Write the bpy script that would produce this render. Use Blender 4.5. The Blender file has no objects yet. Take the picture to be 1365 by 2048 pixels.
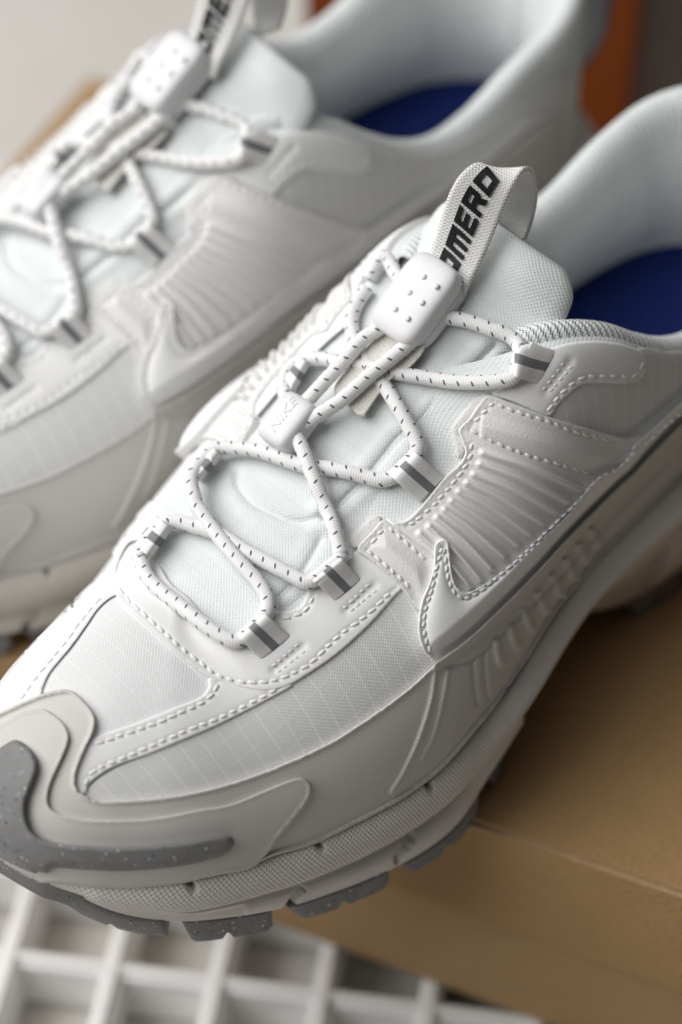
import bpy, bmesh, math, random
import numpy as np
from mathutils import Vector, Matrix
from mathutils.bvhtree import BVHTree
from mathutils.geometry import delaunay_2d_cdt
random.seed(7); rng = np.random.default_rng(7)
scn = bpy.context.scene
R = math.radians

# ------------------------------------------------------------------ camera, world, lamps, exposure
PITCH, DIST = R(45), 0.60
cam_data = bpy.data.cameras.new('camera')
cam = bpy.data.objects.new('camera', cam_data); scn.collection.objects.link(cam)
cam_data.sensor_fit = 'VERTICAL'; cam_data.sensor_height = 22.3; cam_data.lens = 50
cam_data.clip_start = 0.02; cam_data.clip_end = 60
CAM = np.array([0, -DIST*math.cos(PITCH), 0.05 + DIST*math.sin(PITCH)])
cam.location = CAM; cam.rotation_euler = (math.pi/2 - PITCH, 0, 0)
cam_data.dof.use_dof = True; cam_data.dof.focus_distance = 0.548; cam_data.dof.aperture_fstop = 2.8
scn.camera = cam
scn.cycles.diffuse_bounces = 8
world = bpy.data.worlds.new('World'); scn.world = world; world.use_nodes = True
world.node_tree.nodes['Background'].inputs[0].default_value = (1.0, 0.975, 0.95, 1)
world.node_tree.nodes['Background'].inputs[1].default_value = 0.03
def area_lamp(name, loc, target, sx, sy, power, col):
    l = bpy.data.lights.new(name, 'AREA'); l.shape = 'RECTANGLE'; l.size = sx; l.size_y = sy; l.energy = power; l.color = col
    o = bpy.data.objects.new(name, l); scn.collection.objects.link(o); o.location = loc
    o.rotation_euler = (Vector(target) - Vector(loc)).to_track_quat('-Z', 'Y').to_euler(); return o
area_lamp('window_light', (-1.15, 0.05, 1.15), (0, 0, 0.02), 2.2, 1.3, 42, (1.0, 0.99, 0.985))
area_lamp('ceiling_light', (-0.45, -0.3, 1.8), (0, 0, 0), 1.4, 1.4, 7, (1.0, 0.99, 0.98))
scn.view_settings.view_transform = 'Standard'; scn.view_settings.look = 'None'
scn.view_settings.exposure = 0.0; scn.view_settings.gamma = 1.0

# ------------------------------------------------------------------ small maths
FPX = 50/22.3*2048
YAW = R(42); ORG = np.array([-0.0833895, -0.0850795, 0.0])          # front shoe: toe datum on the box lid
ca, sa = math.cos(YAW), math.sin(YAW)
UAX = np.array([ca, sa, 0]); NAX = np.array([sa, -ca, 0])              # along the shoe / towards its outer side
def w2s(v): return np.array([v@UAX, v@NAX, v[2]])*1000
CAM_S = w2s(CAM - ORG)                                               # camera in shoe millimetres
FW = np.array([0, math.cos(PITCH), -math.sin(PITCH)]); UP = np.array([0, math.sin(PITCH), math.cos(PITCH)]); RT = np.array([1., 0, 0])
FW_S, UP_S, RT_S = w2s(FW)/1000, w2s(UP)/1000, w2s(RT)/1000
def ray_dir(px, py):
    d = FW_S + (px-682.5)/FPX*RT_S - (py-1024)/FPX*UP_S
    return d/np.linalg.norm(d)
def project(P):
    d = np.asarray(P) - CAM_S
    return np.stack([682.5 + FPX*(d@RT_S)/(d@FW_S), 1024 - FPX*(d@UP_S)/(d@FW_S)], -1)
def smooth1(xs, ys, x):
    """monotone-ish cubic (Catmull-Rom tangents) interpolation of a table"""
    xs = np.asarray(xs, float); ys = np.asarray(ys, float); x = np.clip(np.asarray(x, float), xs[0], xs[-1])
    m = np.gradient(ys, xs); i = np.clip(np.searchsorted(xs, x)-1, 0, len(xs)-2)
    h = xs[i+1]-xs[i]; t = (x-xs[i])/h
    return ((2*t**3-3*t**2+1)*ys[i] + (t**3-2*t**2+t)*h*m[i] + (-2*t**3+3*t**2)*ys[i+1] + (t**3-t**2)*h*m[i+1])
def tab(pairs, x):
    a = np.array(pairs, float); return smooth1(a[:,0], a[:,1], x)
def spline(pts, step=None, n=None, closed=False):
    """Catmull-Rom (centripetal-ish) through points, resampled evenly"""
    p = np.array(pts, float)
    if closed: p = np.vstack([p[-1], p, p[0], p[1]])
    else: p = np.vstack([2*p[0]-p[1], p, 2*p[-1]-p[-2]])
    out = []
    for k in range(1, len(p)-2):
        t = np.linspace(0, 1, 17)[:-1, None]
        a, b, c, d = p[k-1], p[k], p[k+1], p[k+2]
        L = np.linalg.norm(c-b)+1e-9
        m1 = (c-a)/(np.linalg.norm(c-b)+np.linalg.norm(b-a)+1e-9)*L; m2 = (d-b)/(np.linalg.norm(d-c)+np.linalg.norm(c-b)+1e-9)*L
        out.append((2*t**3-3*t**2+1)*b + (t**3-2*t**2+t)*m1 + (-2*t**3+3*t**2)*c + (t**3-t**2)*m2)
    out.append(p[-2][None] if not closed else p[1][None]); q = np.vstack(out)
    return resample(q, step, n)
def resample(q, step=None, n=None):
    q = np.asarray(q, float)
    s = np.concatenate([[0], np.cumsum(np.linalg.norm(np.diff(q, axis=0), axis=1))])
    if n is None: n = max(2, int(round(s[-1]/step))+1)
    u = np.linspace(0, s[-1], n)
    return np.stack([np.interp(u, s, q[:, k]) for k in range(q.shape[1])], -1)

# ------------------------------------------------------------------ mesh helpers (shoe mm -> local metres, outer side is -Y)
def to_m(P): P = np.asarray(P, float); return np.stack([P[:,0], -P[:,1], P[:,2]], -1)*0.001
def link(name, verts, faces, mat, parent=None, uv=None, smooth=True, raw=False):
    used = np.unique(np.concatenate([np.asarray(f).ravel() for f in faces])); verts = np.asarray(verts, float)
    if len(used) < len(verts):                                         # drop loose points
        new = np.full(len(verts), -1); new[used] = np.arange(len(used)); verts = verts[used]; faces = [[int(new[i]) for i in f] for f in faces]
        if uv is not None: uv = np.asarray(uv, float)[used]
    me = bpy.data.meshes.new(name)
    v = verts if raw else to_m(verts)
    me.from_pydata(v.tolist(), [], [list(f) for f in faces]); me.update()
    if smooth: me.polygons.foreach_set('use_smooth', [True]*len(me.polygons))
    if uv is not None:
        lay = me.uv_layers.new(name='UVMap'); idx = np.zeros(len(me.loops), int); me.loops.foreach_get('vertex_index', idx)
        lay.data.foreach_set('uv', np.asarray(uv, float)[idx].ravel())
    if mat: me.materials.append(mat)
    o = bpy.data.objects.new(name, me); scn.collection.objects.link(o)
    if parent: o.parent = parent
    return o
def grid_faces(n, m, closed_n=False, flip=False):
    f = []
    for i in range(n if closed_n else n-1):
        for j in range(m-1):
            a, b, c, d = i*m+j, ((i+1) % n)*m+j, ((i+1) % n)*m+j+1, i*m+j+1
            f.append((a, d, c, b) if flip else (a, b, c, d))
    return f
def fix_normals(o):
    bm = bmesh.new(); bm.from_mesh(o.data); bmesh.ops.recalc_face_normals(bm, faces=bm.faces); bm.to_mesh(o.data); bm.free(); return o
def empty(name, loc, rz, label, cat, group=None):
    o = bpy.data.objects.new(name, None); scn.collection.objects.link(o); o.location = loc; o.rotation_euler = (0, 0, rz)
    o.empty_display_size = 0.02; o['label'] = label; o['category'] = cat
    if group: o['group'] = group
    return o
# ------------------------------------------------------------------ materials
def material(name, col, rough=0.6, spec=0.4, sheen=0.0, sss=0.0):
    m = bpy.data.materials.new(name); m.use_nodes = True; b = m.node_tree.nodes['Principled BSDF']
    b.inputs['Base Color'].default_value = (*col, 1); b.inputs['Roughness'].default_value = rough
    b.inputs['Specular IOR Level'].default_value = spec; b.inputs['Sheen Weight'].default_value = sheen
    if sss: b.inputs['Subsurface Weight'].default_value = sss; b.inputs['Subsurface Scale'].default_value = 0.002; b.inputs['Subsurface Radius'].default_value = (1, .9, .8)
    return m
class NT:
    def __init__(s, m): s.m = m; s.t = m.node_tree; s.b = s.t.nodes['Principled BSDF']
    def n(s, kind, **kw):
        x = s.t.nodes.new(kind)
        for k, v in kw.items(): setattr(x, k, v)
        return x
    def put(s, sock, v):
        if hasattr(v, 'node'): s.t.links.new(v, sock)
        else: sock.default_value = v
    def math(s, op, a, b=None, c=None):
        x = s.n('ShaderNodeMath', operation=op); s.put(x.inputs[0], a)
        if b is not None: s.put(x.inputs[1], b)
        if c is not None: s.put(x.inputs[2], c)
        return x.outputs[0]
    def uv(s):
        u = s.n('ShaderNodeUVMap'); u.uv_map = 'UVMap'; sp = s.n('ShaderNodeSeparateXYZ'); s.t.links.new(u.outputs[0], sp.inputs[0]); return sp.outputs[0], sp.outputs[1], u.outputs[0]
    def obj(s): return s.n('ShaderNodeTexCoord').outputs['Object']
    def noise(s, vec, scale, detail=3, rough=.5):
        x = s.n('ShaderNodeTexNoise'); s.t.links.new(vec, x.inputs['Vector']); x.inputs['Scale'].default_value = scale; x.inputs['Detail'].default_value = detail; x.inputs['Roughness'].default_value = rough; return x.outputs[0]
    def voro(s, vec, scale, feature='F1'):
        x = s.n('ShaderNodeTexVoronoi', feature=feature); s.t.links.new(vec, x.inputs['Vector']); x.inputs['Scale'].default_value = scale; return x
    def ramp(s, fac, stops):
        x = s.n('ShaderNodeValToRGB'); s.t.links.new(fac, x.inputs[0]); e = x.color_ramp.elements
        while len(e) < len(stops): e.new(.5)
        for el, (p, c) in zip(e, stops): el.position = p; el.color = (*c, 1) if len(c) == 3 else c
        return x.outputs[0]
    def mix(s, fac, a, b, mode='MIX'):
        x = s.n('ShaderNodeMix', data_type='RGBA', blend_type=mode); s.put(x.inputs[0], fac); s.put(x.inputs[6], a if hasattr(a, 'node') else (*a, 1)); s.put(x.inputs[7], b if hasattr(b, 'node') else (*b, 1)); return x.outputs[2]
    def color(s, v): s.t.links.new(v, s.b.inputs['Base Color'])
    def bump(s, h, dist, strength=1.0):
        x = s.n('ShaderNodeBump'); x.inputs['Strength'].default_value = strength; x.inputs['Distance'].default_value = dist
        s.t.links.new(h, x.inputs['Height'])
        prev = s.b.inputs['Normal']
        if prev.is_linked: s.t.links.new(prev.links[0].from_socket, x.inputs['Normal'])
        s.t.links.new(x.outputs[0], s.b.inputs['Normal'])
def sinw(N, v, period): return N.math('SINE', N.math('MULTIPLY', v, 2*math.pi/period))
def weave(N, period, dist, u=None, v=None):
    U, V, _ = N.uv(); U = u or U; V = v or V
    h = N.math('MULTIPLY', sinw(N, U, period), sinw(N, V, period)); N.bump(h, dist); return h
def soil(N, col, amt, scale=60):
    n = N.noise(N.obj(), scale, 4); d = tuple(c*(1-amt) for c in col)
    return N.mix(n, d, col)

MINT = (0.70, 0.745, 0.73); WHITE = (0.77, 0.77, 0.765); WARM = (0.60, 0.585, 0.555)
m_bootie = material('mint_woven_fabric', MINT, .95, .12, .1); N = NT(m_bootie)
U, V, _ = N.uv(); h = weave(N, 1.15, .00005)
slub = N.math('GREATER_THAN', N.noise(N.n('ShaderNodeUVMap').outputs[0], .9, 1), .66)
def faint(c, p, w): return N.math('LESS_THAN', N.math('ABSOLUTE', N.math('SUBTRACT', N.math('FRACT', N.math('DIVIDE', c, p)), .5)), w/p/2)
fl_ = N.math('MAXIMUM', faint(U, 4.6, .35), N.math('MULTIPLY', faint(V, 5.2, .3), .6)); N.bump(fl_, .00012, .7)
N.color(N.mix(N.math('MULTIPLY_ADD', h, .5, .5), (0.66, .695, .685), (0.72, .75, .74)))
def ripstop(name, base, lo):
    m = material(name, base, .9, .15, .1); N = NT(m); U, V, _ = N.uv(); h = weave(N, .95, .00004)
    wob = N.math('MULTIPLY', N.noise(N.n('ShaderNodeUVMap').outputs[0], .08, 2), 1.2)
    def lines(c, p, w):
        f = N.math('FRACT', N.math('DIVIDE', N.math('ADD', c, wob), p)); d = N.math('ABSOLUTE', N.math('SUBTRACT', f, .5)); return N.math('LESS_THAN', d, w/p/2)
    l1 = lines(U, 4.9, .42); l2 = N.math('MULTIPLY', lines(V, 5.6, .36), .7)
    l = N.math('MAXIMUM', l1, l2); N.bump(l, .0002, .8)
    c = N.mix(N.math('MULTIPLY_ADD', h, .5, .5), lo, base); N.color(N.mix(N.math('MULTIPLY', l, .5), c, (.86, .86, .85))); return m
m_rip = ripstop('grey_white_ripstop', (.69, .69, .685), (.60, .60, .60))
m_ripw = ripstop('white_ripstop', (.75, .75, .75), (.69, .69, .69))
m_syn = material('white_synthetic', WHITE, .78, .22); N = NT(m_syn); U, V, _ = N.uv(); N.bump(sinw(N, N.math('ADD', U, V), .55), .00002, .4); N.color(soil(N, WHITE, .05))
m_sw = material('smooth_white_synthetic', (.82, .82, .815), .6, .3); N = NT(m_sw); U, V, _ = N.uv(); N.bump(sinw(N, V, .5), .000012, .4)
m_leather = material('tumbled_white_leather', (.74, .735, .725), .72, .25); N = NT(m_leather)
vo = N.voro(N.obj(), 2100); N.bump(vo.outputs[0], .00013, .5); N.bump(N.noise(N.obj(), 1400, 3), .00014, .4); N.color(soil(N, (.74, .735, .725), .06, 90))
m_guard = material('pale_grey_film', WARM, .66, .28); N = NT(m_guard); U, V, _ = N.uv()
g = N.math('MAXIMUM', sinw(N, U, .62), sinw(N, V, .62)); N.bump(g, .00003, .5)
N.color(N.mix(N.math('MULTIPLY_ADD', g, .5, .5), (.46, .445, .415), (.60, .585, .555)))
m_mid = material('pale_grey_foam', (.60, .58, .55), .7, .3); N = NT(m_mid); N.bump(N.noise(N.obj(), 900, 3), .0003, .25); N.color(soil(N, (.71, .68, .635), .12, 40))
m_midtex = material('pale_grey_textured_foam', (.60, .58, .55), .65, .35); N = NT(m_midtex); U, V, _ = N.uv()
ch = N.math('MULTIPLY', N.math('ABSOLUTE', sinw(N, N.math('ADD', U, N.math('MULTIPLY', V, 1.1)), 2.8)), N.math('ABSOLUTE', sinw(N, N.math('SUBTRACT', U, N.math('MULTIPLY', V, .45)), 1.9)))
N.bump(ch, .00024, .9); N.color(soil(N, (.71, .68, .635), .12, 40))
m_rub = material('speckled_grey_rubber', (.20, .205, .215), .6, .4); N = NT(m_rub)
v1 = N.voro(N.obj(), 640); sp = N.math('LESS_THAN', v1.outputs[0], N.math('MULTIPLY', N.noise(N.obj(), 300, 2), .36))
cell = N.ramp(v1.outputs[1], [(0, (.30, .31, .33)), (.3, (.03, .05, .12)), (.55, (.55, .55, .54)), (.75, (.05, .06, .09))]); cell.node.color_ramp.interpolation = 'CONSTANT'
N.color(N.mix(sp, N.mix(N.noise(N.obj(), 120, 3), (.15, .15, .15), (.235, .233, .23)), cell)); N.bump(N.noise(N.obj(), 1500, 3), .0002, .35)
m_line = material('mint_knit_lining', (.80, .835, .825), .9, .2, .2); N = NT(m_line); U, V, _ = N.uv()
rb_ = sinw(N, N.math('ADD', U, N.math('MULTIPLY', N.noise(N.n('ShaderNodeUVMap').outputs[0], .12, 2), 2.0)), 1.9)
kn = N.math('MULTIPLY', sinw(N, U, .95), sinw(N, N.math('ADD', V, N.math('MULTIPLY', rb_, .15)), 1.1)); N.bump(kn, .0001); N.bump(rb_, .0002)
N.color(N.mix(N.math('MULTIPLY_ADD', rb_, .5, .5), (.74, .785, .77), (.85, .88, .87)))
m_insole = material('blue_insole', (.002, .011, .085), .75, .2); N = NT(m_insole); N.bump(N.noise(N.obj(), 1500, 2), .0003, .5); N.color(N.mix(N.noise(N.obj(), 900, 3), (.0015, .007, .06), (.003, .016, .115)))
m_felt = material('white_felt', (.74, .73, .71), .95, .1, .4); N = NT(m_felt); N.bump(N.noise(N.obj(), 1600, 4, .7), .0008, .6)
# ------------------------------------------------------------------ the shoe last: ribs round the outline
CX0, CX1, CY = 55.0, 243.0, 4.0
OUT_L = [(-8,4),(-7.4,14),(-3.5,24.5),(3.5,33),(10,38),(16,42),(22,45.5),(30,49),(43,53.3),(52,56),(66,59.3),(76,61),(88,61.8),(97,61),(110,58),(121,55),(141,49.5),(153,46.5),(163,45),(176,44),(197,42.5),(218,42),(234,40.5),(253,36),(268,27),(276,16),(278.5,4)]
OUT_M = [(-8,4),(-7,-4),(-1,-13),(10,-20),(22,-25.5),(40,-31.5),(55,-36),(70,-41.5),(85,-45),(110,-44.8),(140,-38),(170,-35),(205,-35),(231,-34.5),(251,-30),(267,-20),(276,-8),(278.5,4)]
rib_c, rib_d, rib_s = [], [], []
NF, NS, NH = 64, 140, 34
for k in range(NF): a = math.pi/2*k/NF; rib_c.append((CX0, CY)); rib_d.append((-math.cos(a), math.sin(a))); rib_s.append(k/NF*70)
for k in range(NS): x = CX0+(CX1-CX0)*k/NS; rib_c.append((x, CY)); rib_d.append((0, 1)); rib_s.append(70+x-CX0)
for k in range(NH+1): a = math.pi/2*k/NH; rib_c.append((CX1, CY)); rib_d.append((math.sin(a), math.cos(a))); rib_s.append(70+CX1-CX0+k/NH*50)
rib_c, rib_d, rib_s = map(np.array, (rib_c, rib_d, rib_s)); NR = len(rib_s)
SX = lambda x: x-CX0+70                                                # rib parameter of a straight station x
def hit_outline(poly, c, d):
    best = None
    for a, b in zip(poly[:-1], poly[1:]):
        e = b-a; den = d[0]*e[1]-d[1]*e[0]
        if abs(den) < 1e-9: continue
        w = a-c; t = (w[0]*e[1]-w[1]*e[0])/den; u = (w[0]*d[1]-w[1]*d[0])/den
        if -1e-6 <= u <= 1+1e-6 and t > 0 and (best is None or t > best): best = t
    return best
def radii(pts, sgn):
    poly = spline(pts, step=1.5)
    return np.array([hit_outline(poly, c, np.array([d[0], d[1]*sgn])) for c, d in zip(rib_c, rib_d)])
rb = {1: radii(OUT_L, 1), -1: radii(OUT_M, -1)}
for k in rb:                                                           # light smoothing round the loop
    r = rb[k]; 
    for _ in range(6): r[1:-1] = .25*r[:-2]+.5*r[1:-1]+.25*r[2:]
def xs(*p): return [(SX(a) if a >= CX0 else a*0 + 70 - (CX0-a)/63*70, b) for a, b in p]   # table in x (toe fan: x of its centre line)
ZB = tab([(0,38.5),(17.5,38),(23,36.5),(29,35.2),(34,34.5),(47.5,33),(59,32.3),(68,32)]+xs((76,33),(97,35),(121,39),(141,42),(163,46),(197,51),(243,55))+[(SX(243)+50, 57)], rib_s)
ZT = tab([(0,71),(35,71),(70,71)]+xs((65,74),(80,78.5),(95,84),(110,92),(122,99),(132,105),(142,110),(152,113),(160,112),(170,108),(180,100.5),(190,94),(203,90),(215,92.5),(232,101),(243,105))+[(SX(243)+25, 110), (SX(243)+50, 112)], rib_s)
RTOP = tab([(0,0),(SX(CX0),0),(SX(118),0),(SX(124),1.5),(SX(132),9),(SX(140),17),(SX(150),24),(SX(160),28),(SX(170),31.5),(SX(180),34),(SX(190),35),(SX(210),35.5),(SX(230),35),(SX(243),34),(SX(243)+50,31)], rib_s)
MM = tab([(0,2.0),(40,2.15),(70,2.3),(SX(90),2.3),(SX(120),2.2),(SX(160),2.2),(SX(243)+50,2.2)], rib_s)
MMM = tab([(0,2.0),(40,1.8),(70,1.8),(SX(70),1.85),(SX(90),2.25),(SX(110),2.75),(SX(125),2.75),(SX(160),2.3),(SX(243)+50,2.2)], rib_s)
SK = 4                                                              # rows that run down inside the midsole
TT = 48
th = np.linspace(0, math.pi/2, TT-SK)
def upper_point(i, sgn, th, off=0.0):
    rbt = rb[sgn][i]; rt = RTOP[i]*(1.0 if sgn > 0 else .97)
    c, s = np.cos(th), np.sin(th); m = (MM if sgn > 0 else MMM)[i]
    r = rt + (rbt-rt)*np.maximum(c, 1e-9)**(2/m); z = ZB[i] + (ZT[i]-ZB[i])*np.maximum(s, 1e-9)**(2/m)
    r = np.concatenate([rbt-np.linspace(1.6, .2, SK), r]); z = np.concatenate([ZB[i]-np.linspace(9, 1.6, SK), z])
    d = rib_d[i]; return np.stack([rib_c[i][0]+d[0]*r, rib_c[i][1]+d[1]*r*sgn, z], -1)
order = [(i, 1) for i in range(NR)] + [(i, -1) for i in range(NR-2, 0, -1)]     # closed loop of ribs
NO = len(order)
BODY = np.array([upper_point(i, s, th) for i, s in order])                       # NO x TT x 3
def grid_normals(G):
    du = np.roll(G, -1, 0)-np.roll(G, 1, 0); dv = np.gradient(G, axis=1); n = np.cross(du, dv)
    l = np.linalg.norm(n, axis=2, keepdims=True); n = n/np.maximum(l, 1e-9)
    return n
BN = grid_normals(BODY)
flipn = np.sign((BN[NF+40, 10])@np.array([0, 1, .2])); BN = BN*flipn
top = BN[:, -1].copy()
for k, (i, s) in enumerate(order):                                      # crown line and the fan's pole
    if RTOP[i] < .5: BN[k, -1] = BN[k, -2]
BN[:, :, :] = BN/np.maximum(np.linalg.norm(BN, axis=2, keepdims=True), 1e-9)
arc = np.concatenate([np.zeros((NO, 1)), np.cumsum(np.linalg.norm(np.diff(BODY, axis=1), axis=2), axis=1)], 1)
BUV = np.zeros((NO, TT, 2))
for k, (i, s) in enumerate(order):
    rr = arc[k, -1]-arc[k]; fan = rib_d[i][0] if i < NF else 0
    BUV[k, :, 0] = (BODY[k, :, 0] if i >= NF else CX0 + rr*fan); BUV[k, :, 1] = rr*s*(rib_d[i][1] if i < NF else 1)
TRI, TRI_ID = [], []
for k in range(NO):
    k2 = (k+1) % NO
    for j in range(TT-1):
        a, b, c, d = k*TT+j, k2*TT+j, k2*TT+j+1, k*TT+j+1
        TRI += [(a, b, c), (a, c, d)]
class Surf:
    """a ray-castable surface with smooth normals and texture coordinates"""
    def __init__(s, V, tris, Nn, UVs):
        s.V, s.T, s.N, s.UV = V.reshape(-1, 3), np.array(tris), Nn.reshape(-1, 3), UVs.reshape(-1, 2)
        s.bvh = BVHTree.FromPolygons([Vector(v) for v in s.V], [tuple(t) for t in tris])
    def cast(s, o, d):
        loc, nor, f, dist = s.bvh.ray_cast(Vector(o), Vector(d))
        if loc is None: return None
        t = s.T[f]; A, B, C = s.V[t[0]], s.V[t[1]], s.V[t[2]]; p = np.array(loc)
        v0, v1, v2 = B-A, C-A, p-A; d00, d01, d11, d20, d21 = v0@v0, v0@v1, v1@v1, v2@v0, v2@v1; den = d00*d11-d01*d01
        if abs(den) < 1e-12: w = np.array([1, 0, 0.])
        else: vv = (d11*d20-d01*d21)/den; ww = (d00*d21-d01*d20)/den; w = np.array([1-vv-ww, vv, ww])
        n = w@s.N[t]; n = n/max(np.linalg.norm(n), 1e-9)
        return p, n, w@s.UV[t], t, w, dist
body_surf = Surf(BODY, TRI, BN, BUV)

# the tongue: a padded sheet that leaves the throat and stands up in front of the opening
TGX = np.array([57, 66, 75, 84, 93, 102, 111, 120, 129, 138, 146, 152.5, 157, 160.]); TGZ = np.array([70.2, 74.6, 77.8, 81, 84.4, 88.9, 94.2, 99.6, 105.2, 111, 117, 122.5, 127, 130.])
TGW = np.array([22, 24, 25, 25.5, 25.5, 25.5, 25.5, 25.5, 26, 26, 26, 25.5, 24, 20.]); TGD = np.array([2.6, 2.8, 3.2, 3.8, 4.6, 5.8, 7.4, 9.2, 10.8, 12, 12, 12, 11, 9.5])
TN, TM = 230, 121
tp = np.linspace(0, 1, TN); tk = np.linspace(0, 1, len(TGX))
tgx, tgz, tgw, tgd = [smooth1(tk, a, tp) for a in (TGX, TGZ, TGW, TGD)]
tv = np.linspace(-1, 1, TM)
cl = np.stack([tgx, tgz], -1); tan = np.gradient(cl, axis=0); tan /= np.linalg.norm(tan, axis=1, keepdims=True); nrm = np.stack([-tan[:,1], tan[:,0]], -1)
TONG = np.zeros((TN, TM, 3)); TUV = np.zeros((TN, TM, 2))
for a in range(TN):
    sag = tgd[a]*np.abs(tv)**2.2
    dent = 1.3*np.exp(-((tp[a]-.81)/.05)**2)*np.exp(-((tv-.55)/.35)**2) + .9*np.exp(-((tp[a]-.73+.09*tv)/.022)**2)*(tv > 0)*tv - .8*np.exp(-((tp[a]-.89)/.05)**2)*np.exp(-((tv-.6)/.3)**2)
    off = sag + dent
    TONG[a, :, 0] = tgx[a]-nrm[a,0]*off; TONG[a, :, 1] = 2.5+tv*tgw[a]; TONG[a, :, 2] = tgz[a]-nrm[a,1]*off
    TUV[a, :, 0] = tgx[a]+tgz[a]*.6; TUV[a, :, 1] = tv*tgw[a]*1.15
def seg_dist(P, line):
    """distance of 2-D points to a polyline"""
    P = np.asarray(P); line = np.asarray(line, float); best = np.full(len(P), 1e9)
    for a, b in zip(line[:-1], line[1:]):
        e = b-a; t = np.clip(((P-a)@e)/max(e@e, 1e-12), 0, 1); best = np.minimum(best, np.hypot(*(P-a-t[:, None]*e).T))
    return best
seams = [([(990,690),(960,722),(937,747),(911,782),(875,818),(837,852),(802,873),(770,910),(744,943),(717,972),(673,1013),(650,1035)], 1.5), ([(1010,716),(975,748),(940,790),(915,815)], 1.3),
         ([(470,949),(476,972),(505,1005),(552,1030),(581,1041),(613,1041),(646,1031)], .9), ([(560,1195),(600,1150),(625,1110),(640,1080)], .7), ([(700,905),(760,850),(800,800),(840,750),(880,700)], .0)]
tpx = project(TONG.reshape(-1, 3)); dd = np.zeros(len(tpx))
for ln_, amp in seams: q = seg_dist(tpx, spline(ln_, step=6)); dd += amp*(np.exp(-(q/5.5)**2)-.35*np.exp(-((q-22)/14)**2))
n0 = np.cross(np.gradient(TONG, axis=0), np.gradient(TONG, axis=1)); n0 /= np.linalg.norm(n0, axis=2, keepdims=True)
n0 = n0*np.sign(n0[30, 60, 2]); TONG = TONG-n0*dd.reshape(TN, TM, 1)
TGN = np.cross(np.gradient(TONG, axis=0), np.gradient(TONG, axis=1)); TGN /= np.linalg.norm(TGN, axis=2, keepdims=True)
if TGN[30, 60, 2] < 0: TGN = -TGN
def grid_tris(n, m): return [t for i in range(n-1) for j in range(m-1) for t in ((i*m+j, (i+1)*m+j, (i+1)*m+j+1), (i*m+j, (i+1)*m+j+1, i*m+j+1))]
tong_surf = Surf(TONG, grid_tris(TN, TM), TGN, TUV)
# ------------------------------------------------------------------ shoe: bootie, tongue, collar, insole, midsole, outsole lugs
shoe = empty('sneaker', tuple(ORG), YAW, 'white trail running shoe whose toe overhangs the front edge of the box', 'shoe', 'pair of white running shoes')
bootie = link('bootie', BODY.reshape(-1, 3), grid_faces(NO, TT, True), m_bootie, shoe, BUV.reshape(-1, 2)); fix_normals(bootie)
def padded(name, G, Nn, th, mat, uvs, parent, ny=4):
    """closed padded sheet: front grid plus back grid, joined by a rolled rim"""
    n, m = G.shape[:2]; edge = np.ones((n, m))
    ramp = lambda k, L, w: np.sqrt(1-(1-np.clip(np.minimum(k, L-1-k)/w, 0, 1))**2)
    e = np.minimum(1, ramp(np.arange(m), m, ny)[None, :]); e2 = np.sqrt(1-(1-np.clip((n-1-np.arange(n))/ny, 0, 1))**2)[:, None]
    e = e*e2
    F = G + Nn*(e[..., None]-1)*th*.5; Bk = G - Nn*th*(.5+.5*e[..., None])
    V = np.concatenate([F.reshape(-1, 3), Bk.reshape(-1, 3)]); fc = grid_faces(n, m) + [tuple(reversed([x+n*m for x in f])) for f in grid_faces(n, m)]
    for i in range(n-1):
        for j in (0, m-1):
            a, b = i*m+j, (i+1)*m+j; fc.append((a, b, b+n*m, a+n*m) if j else (b, a, a+n*m, b+n*m))
    for j in range(m-1): a, b = (n-1)*m+j, (n-1)*m+j+1; fc.append((a, b, b+n*m, a+n*m))
    o = link(name, V, fc, mat, parent, np.concatenate([uvs.reshape(-1, 2)]*2)); return fix_normals(o)
tongue = padded('tongue', TONG, TGN, 4.2, m_bootie, TUV, shoe, 9)

# collar: knit roll along the rim and the lining down to the footbed
cid = [k for k, (i, s) in enumerate(order) if RTOP[i] > 22.5]
COL, CUV = [], []
al = 0
for q, k in enumerate(cid):
    i, s = order[k]; d = rib_d[i]; rt = RTOP[i]*(1 if s > 0 else .97); zt, zb, r0 = ZT[i], ZB[i], rb[s][i]
    ri = min(rt-8.5, r0-9); fl = zb+3
    prof = np.array([(rt+.9, zt-6.0), (rt+.9, zt-3), (rt+.1, zt+.6), (rt-2.3, zt+2.6), (rt-5.2, zt+1.9), (rt-7.6, zt-.8), (rt-9.6, zt-6), (rt-12, zt-.30*(zt-fl)-4), (min(rt-11.5, r0-11), fl+.35*(zt-fl)), (r0-10, fl-1)])
    p = spline(prof, n=40)
    COL.append(np.stack([rib_c[i][0]+d[0]*p[:,0], rib_c[i][1]+d[1]*p[:,0]*s, p[:,1]], -1))
    if q: al += np.linalg.norm(COL[-1][10]-COL[-2][10])
    CUV.append(np.stack([np.full(40, al), np.concatenate([[0], np.cumsum(np.linalg.norm(np.diff(p, axis=0), axis=1))])], -1))
COL = np.array(COL)
collar = fix_normals(link('collar', COL.reshape(-1, 3), grid_faces(len(cid), 40), m_line, shoe, np.array(CUV).reshape(-1, 2)))
iv, rings = [], np.linspace(1, 0, 9)
iid = [k for k, (i, s) in enumerate(order) if rib_c[i][0] >= 84]
for k in iid:
    i, s = order[k]; d = rib_d[i]
    for f in rings: r = (rb[s][i]-8)*f; iv.append((rib_c[i][0]+d[0]*r, rib_c[i][1]+d[1]*r*s, ZB[i]+3.5+2.5*f**3))
insole = fix_normals(link('insole', iv, grid_faces(len(iid), 9), m_insole, shoe))

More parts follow.
